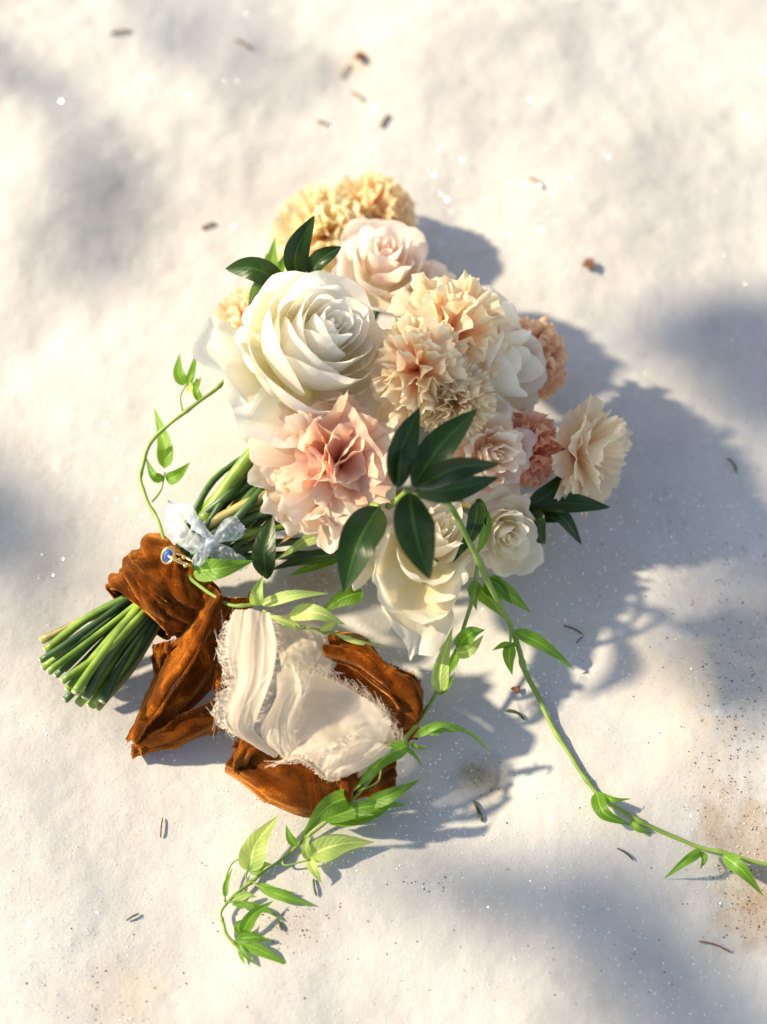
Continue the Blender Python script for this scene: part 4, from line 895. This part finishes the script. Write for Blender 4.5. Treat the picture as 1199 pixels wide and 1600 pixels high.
# ------------------------------------------------------------------ the firs whose boughs throw the soft shade
def fir(label, foot, boughs, seed, rootz=None):
    r = np.random.default_rng(seed)
    t = thing('fir_tree', label, 'tree', foot, None, 'fir trees beside the snow patch')
    f3 = np.array(foot)
    P = np.array([[0, 0, -.05], [.01, .0, .6], [.0, .02, 1.4], [.02, .0, 2.4], [.0, .0, 3.6]])
    tube_obj('trunk', crom(P, 20), np.linspace(.07, .015, 20), M['bark'], t, 12)
    for px_pts, tt, wid, nn in boughs:
        Q = []
        for k_, (a_, b_) in enumerate(px_pts):
            g = np.array(at(a_, b_)); Q.append(g - np.array(LDIR) * (tt + .03 * k_))
        Q = np.array(Q)
        root = f3 + np.array([0, 0, rootz or Q[0][2] + .12])
        L = crom([root, root * .5 + Q[0] * .5 + np.array([0, 0, .05]), *Q], 50) - f3
        br = tube_obj('branch', L, np.linspace(.005, .0015, 50), M['bark'], t, 7)
        D = crom(Q, 60) - f3; Vt, Ft = [], []
        for _ in range(nn):
            i = r.integers(0, 60); p = D[i]; ra = r.normal(0, 1, 3); ra /= np.linalg.norm(ra)
            p = p + ra * wid * r.random() ** .6
            d = ra + r.normal(0, .6, 3); d /= np.linalg.norm(d); sd_ = np.cross(d, r.normal(0, 1, 3)); sd_ /= np.linalg.norm(sd_)
            b0 = len(Vt); ln_, w_ = .022, .0011
            Vt += [p - sd_ * w_, p + sd_ * w_, p + d * ln_ + sd_ * w_ * .4, p + d * ln_ - sd_ * w_ * .4]; Ft.append((b0, b0 + 1, b0 + 2, b0 + 3))
        o = mesh_obj('needles', Vt, Ft, M['fir'], br, smooth=False); o['kind'] = 'stuff'
fir('young fir tree beside the snow, its boughs reaching over it', (-2.3, 1.5, 0), [
    ([(-40, 60), (50, 130), (120, 205), (165, 290), (150, 370), (110, 440)], .85, .008, 270),
    ([(-120, 720), (-40, 780), (0, 830), (-10, 890)], 1.0, .022, 650),
    ([(260, -20), (310, 60), (390, 110)], 1.7, .018, 300)], 5)
fir('smaller fir tree standing lower beside the snow', (-2.1, -1.7, 0), [
    ([(1220, 1740), (1130, 1640), (1060, 1560), (1000, 1480), (960, 1390)], 1.0, .022, 1000),
    ([(1000, 1460), (880, 1420), (780, 1395), (650, 1380)], 1.1, .013, 330)], 6)
fir('unseen slender fir tree added to fill out the bouquet shade', (-.9, 1.35, 0), [  # out of view; boughs placed to widen the shade beside the bouquet
    ([(1420, 490), (1300, 510), (1190, 512), (1110, 518), (1010, 530)], 1.0, .018, 1500),
    ([(1420, 605), (1340, 615), (1260, 622), (1175, 628)], 1.05, .030, 1900),
    ([(1420, 770), (1330, 800), (1240, 840), (1160, 870)], 1.1, .034, 2000),
    ([(1420, 1000), (1300, 1060), (1200, 1060), (1120, 980)], 1.2, .026, 900)], 7, 1.05)
# loose ice crystals on the crust that catch the sun
r = np.random.default_rng(77); nC = 60000
qx = r.uniform(-60, 1260, nC); qy = r.uniform(-60, 1660, nC)
fd = np.array(FWD)[None] + np.array(RIGHT)[None] * ((qx - 599.5) / F)[:, None] - np.array(UP)[None] * ((qy - 800) / F)[:, None]
Pc = np.array(CAM)[None] + fd * (-CAM.z / fd[:, 2])[:, None]
cl = fbm(Pc[:, 0] * 14, Pc[:, 1] * 14, 3, 71); Pc = Pc[r.random(nC) < np.clip(.35 + 1.1 * cl, .04, 1)]
n0 = len(Pc)
ex = np.array([list(at(r.normal(730, 95), r.normal(345, 65))) for _ in range(5200)])
Pc = np.vstack([Pc, ex])
Pc[:, 2] = snow_h(Pc[:, 0], Pc[:, 1]) + .0003
nC = len(Pc)
nr_ = r.normal(0, 1, (nC, 3)); nr_[:, 2] = np.abs(nr_[:, 2]) + .5; nr_ /= np.linalg.norm(nr_, axis=1)[:, None]
ta = np.cross(nr_, r.normal(0, 1, (nC, 3))); ta /= np.linalg.norm(ta, axis=1)[:, None]; tb = np.cross(nr_, ta)
sz = (.00022 + .00050 * r.random(nC) ** 3)[:, None]; sz[n0:] *= 1.45
Vt = np.stack([Pc + ta * sz, Pc - ta * sz * .6 + tb * sz * .8, Pc - ta * sz * .5 - tb * sz * .9], 1).reshape(-1, 3)
b = MatB('ice_crystal'); b.p.inputs['Base Color'].default_value = (.9, .92, .95, 1); b.p.inputs['Roughness'].default_value = .22
b.p.inputs['Specular IOR Level'].default_value = 1.0; b.p.inputs['Metallic'].default_value = .35
tp = b.n('BsdfTransparent'); mx = b.n('MixShader'); mx.inputs[0].default_value = .35
b.l(b.p.outputs[0], mx.inputs[1]); b.l(tp.outputs[0], mx.inputs[2]); b.l(mx.outputs[0], b.out.inputs['Surface'])
ic = mesh_obj('ice_crystals', Vt, [(3 * i, 3 * i + 1, 3 * i + 2) for i in range(nC)], b.m, smooth=False); ic['kind'] = 'stuff'
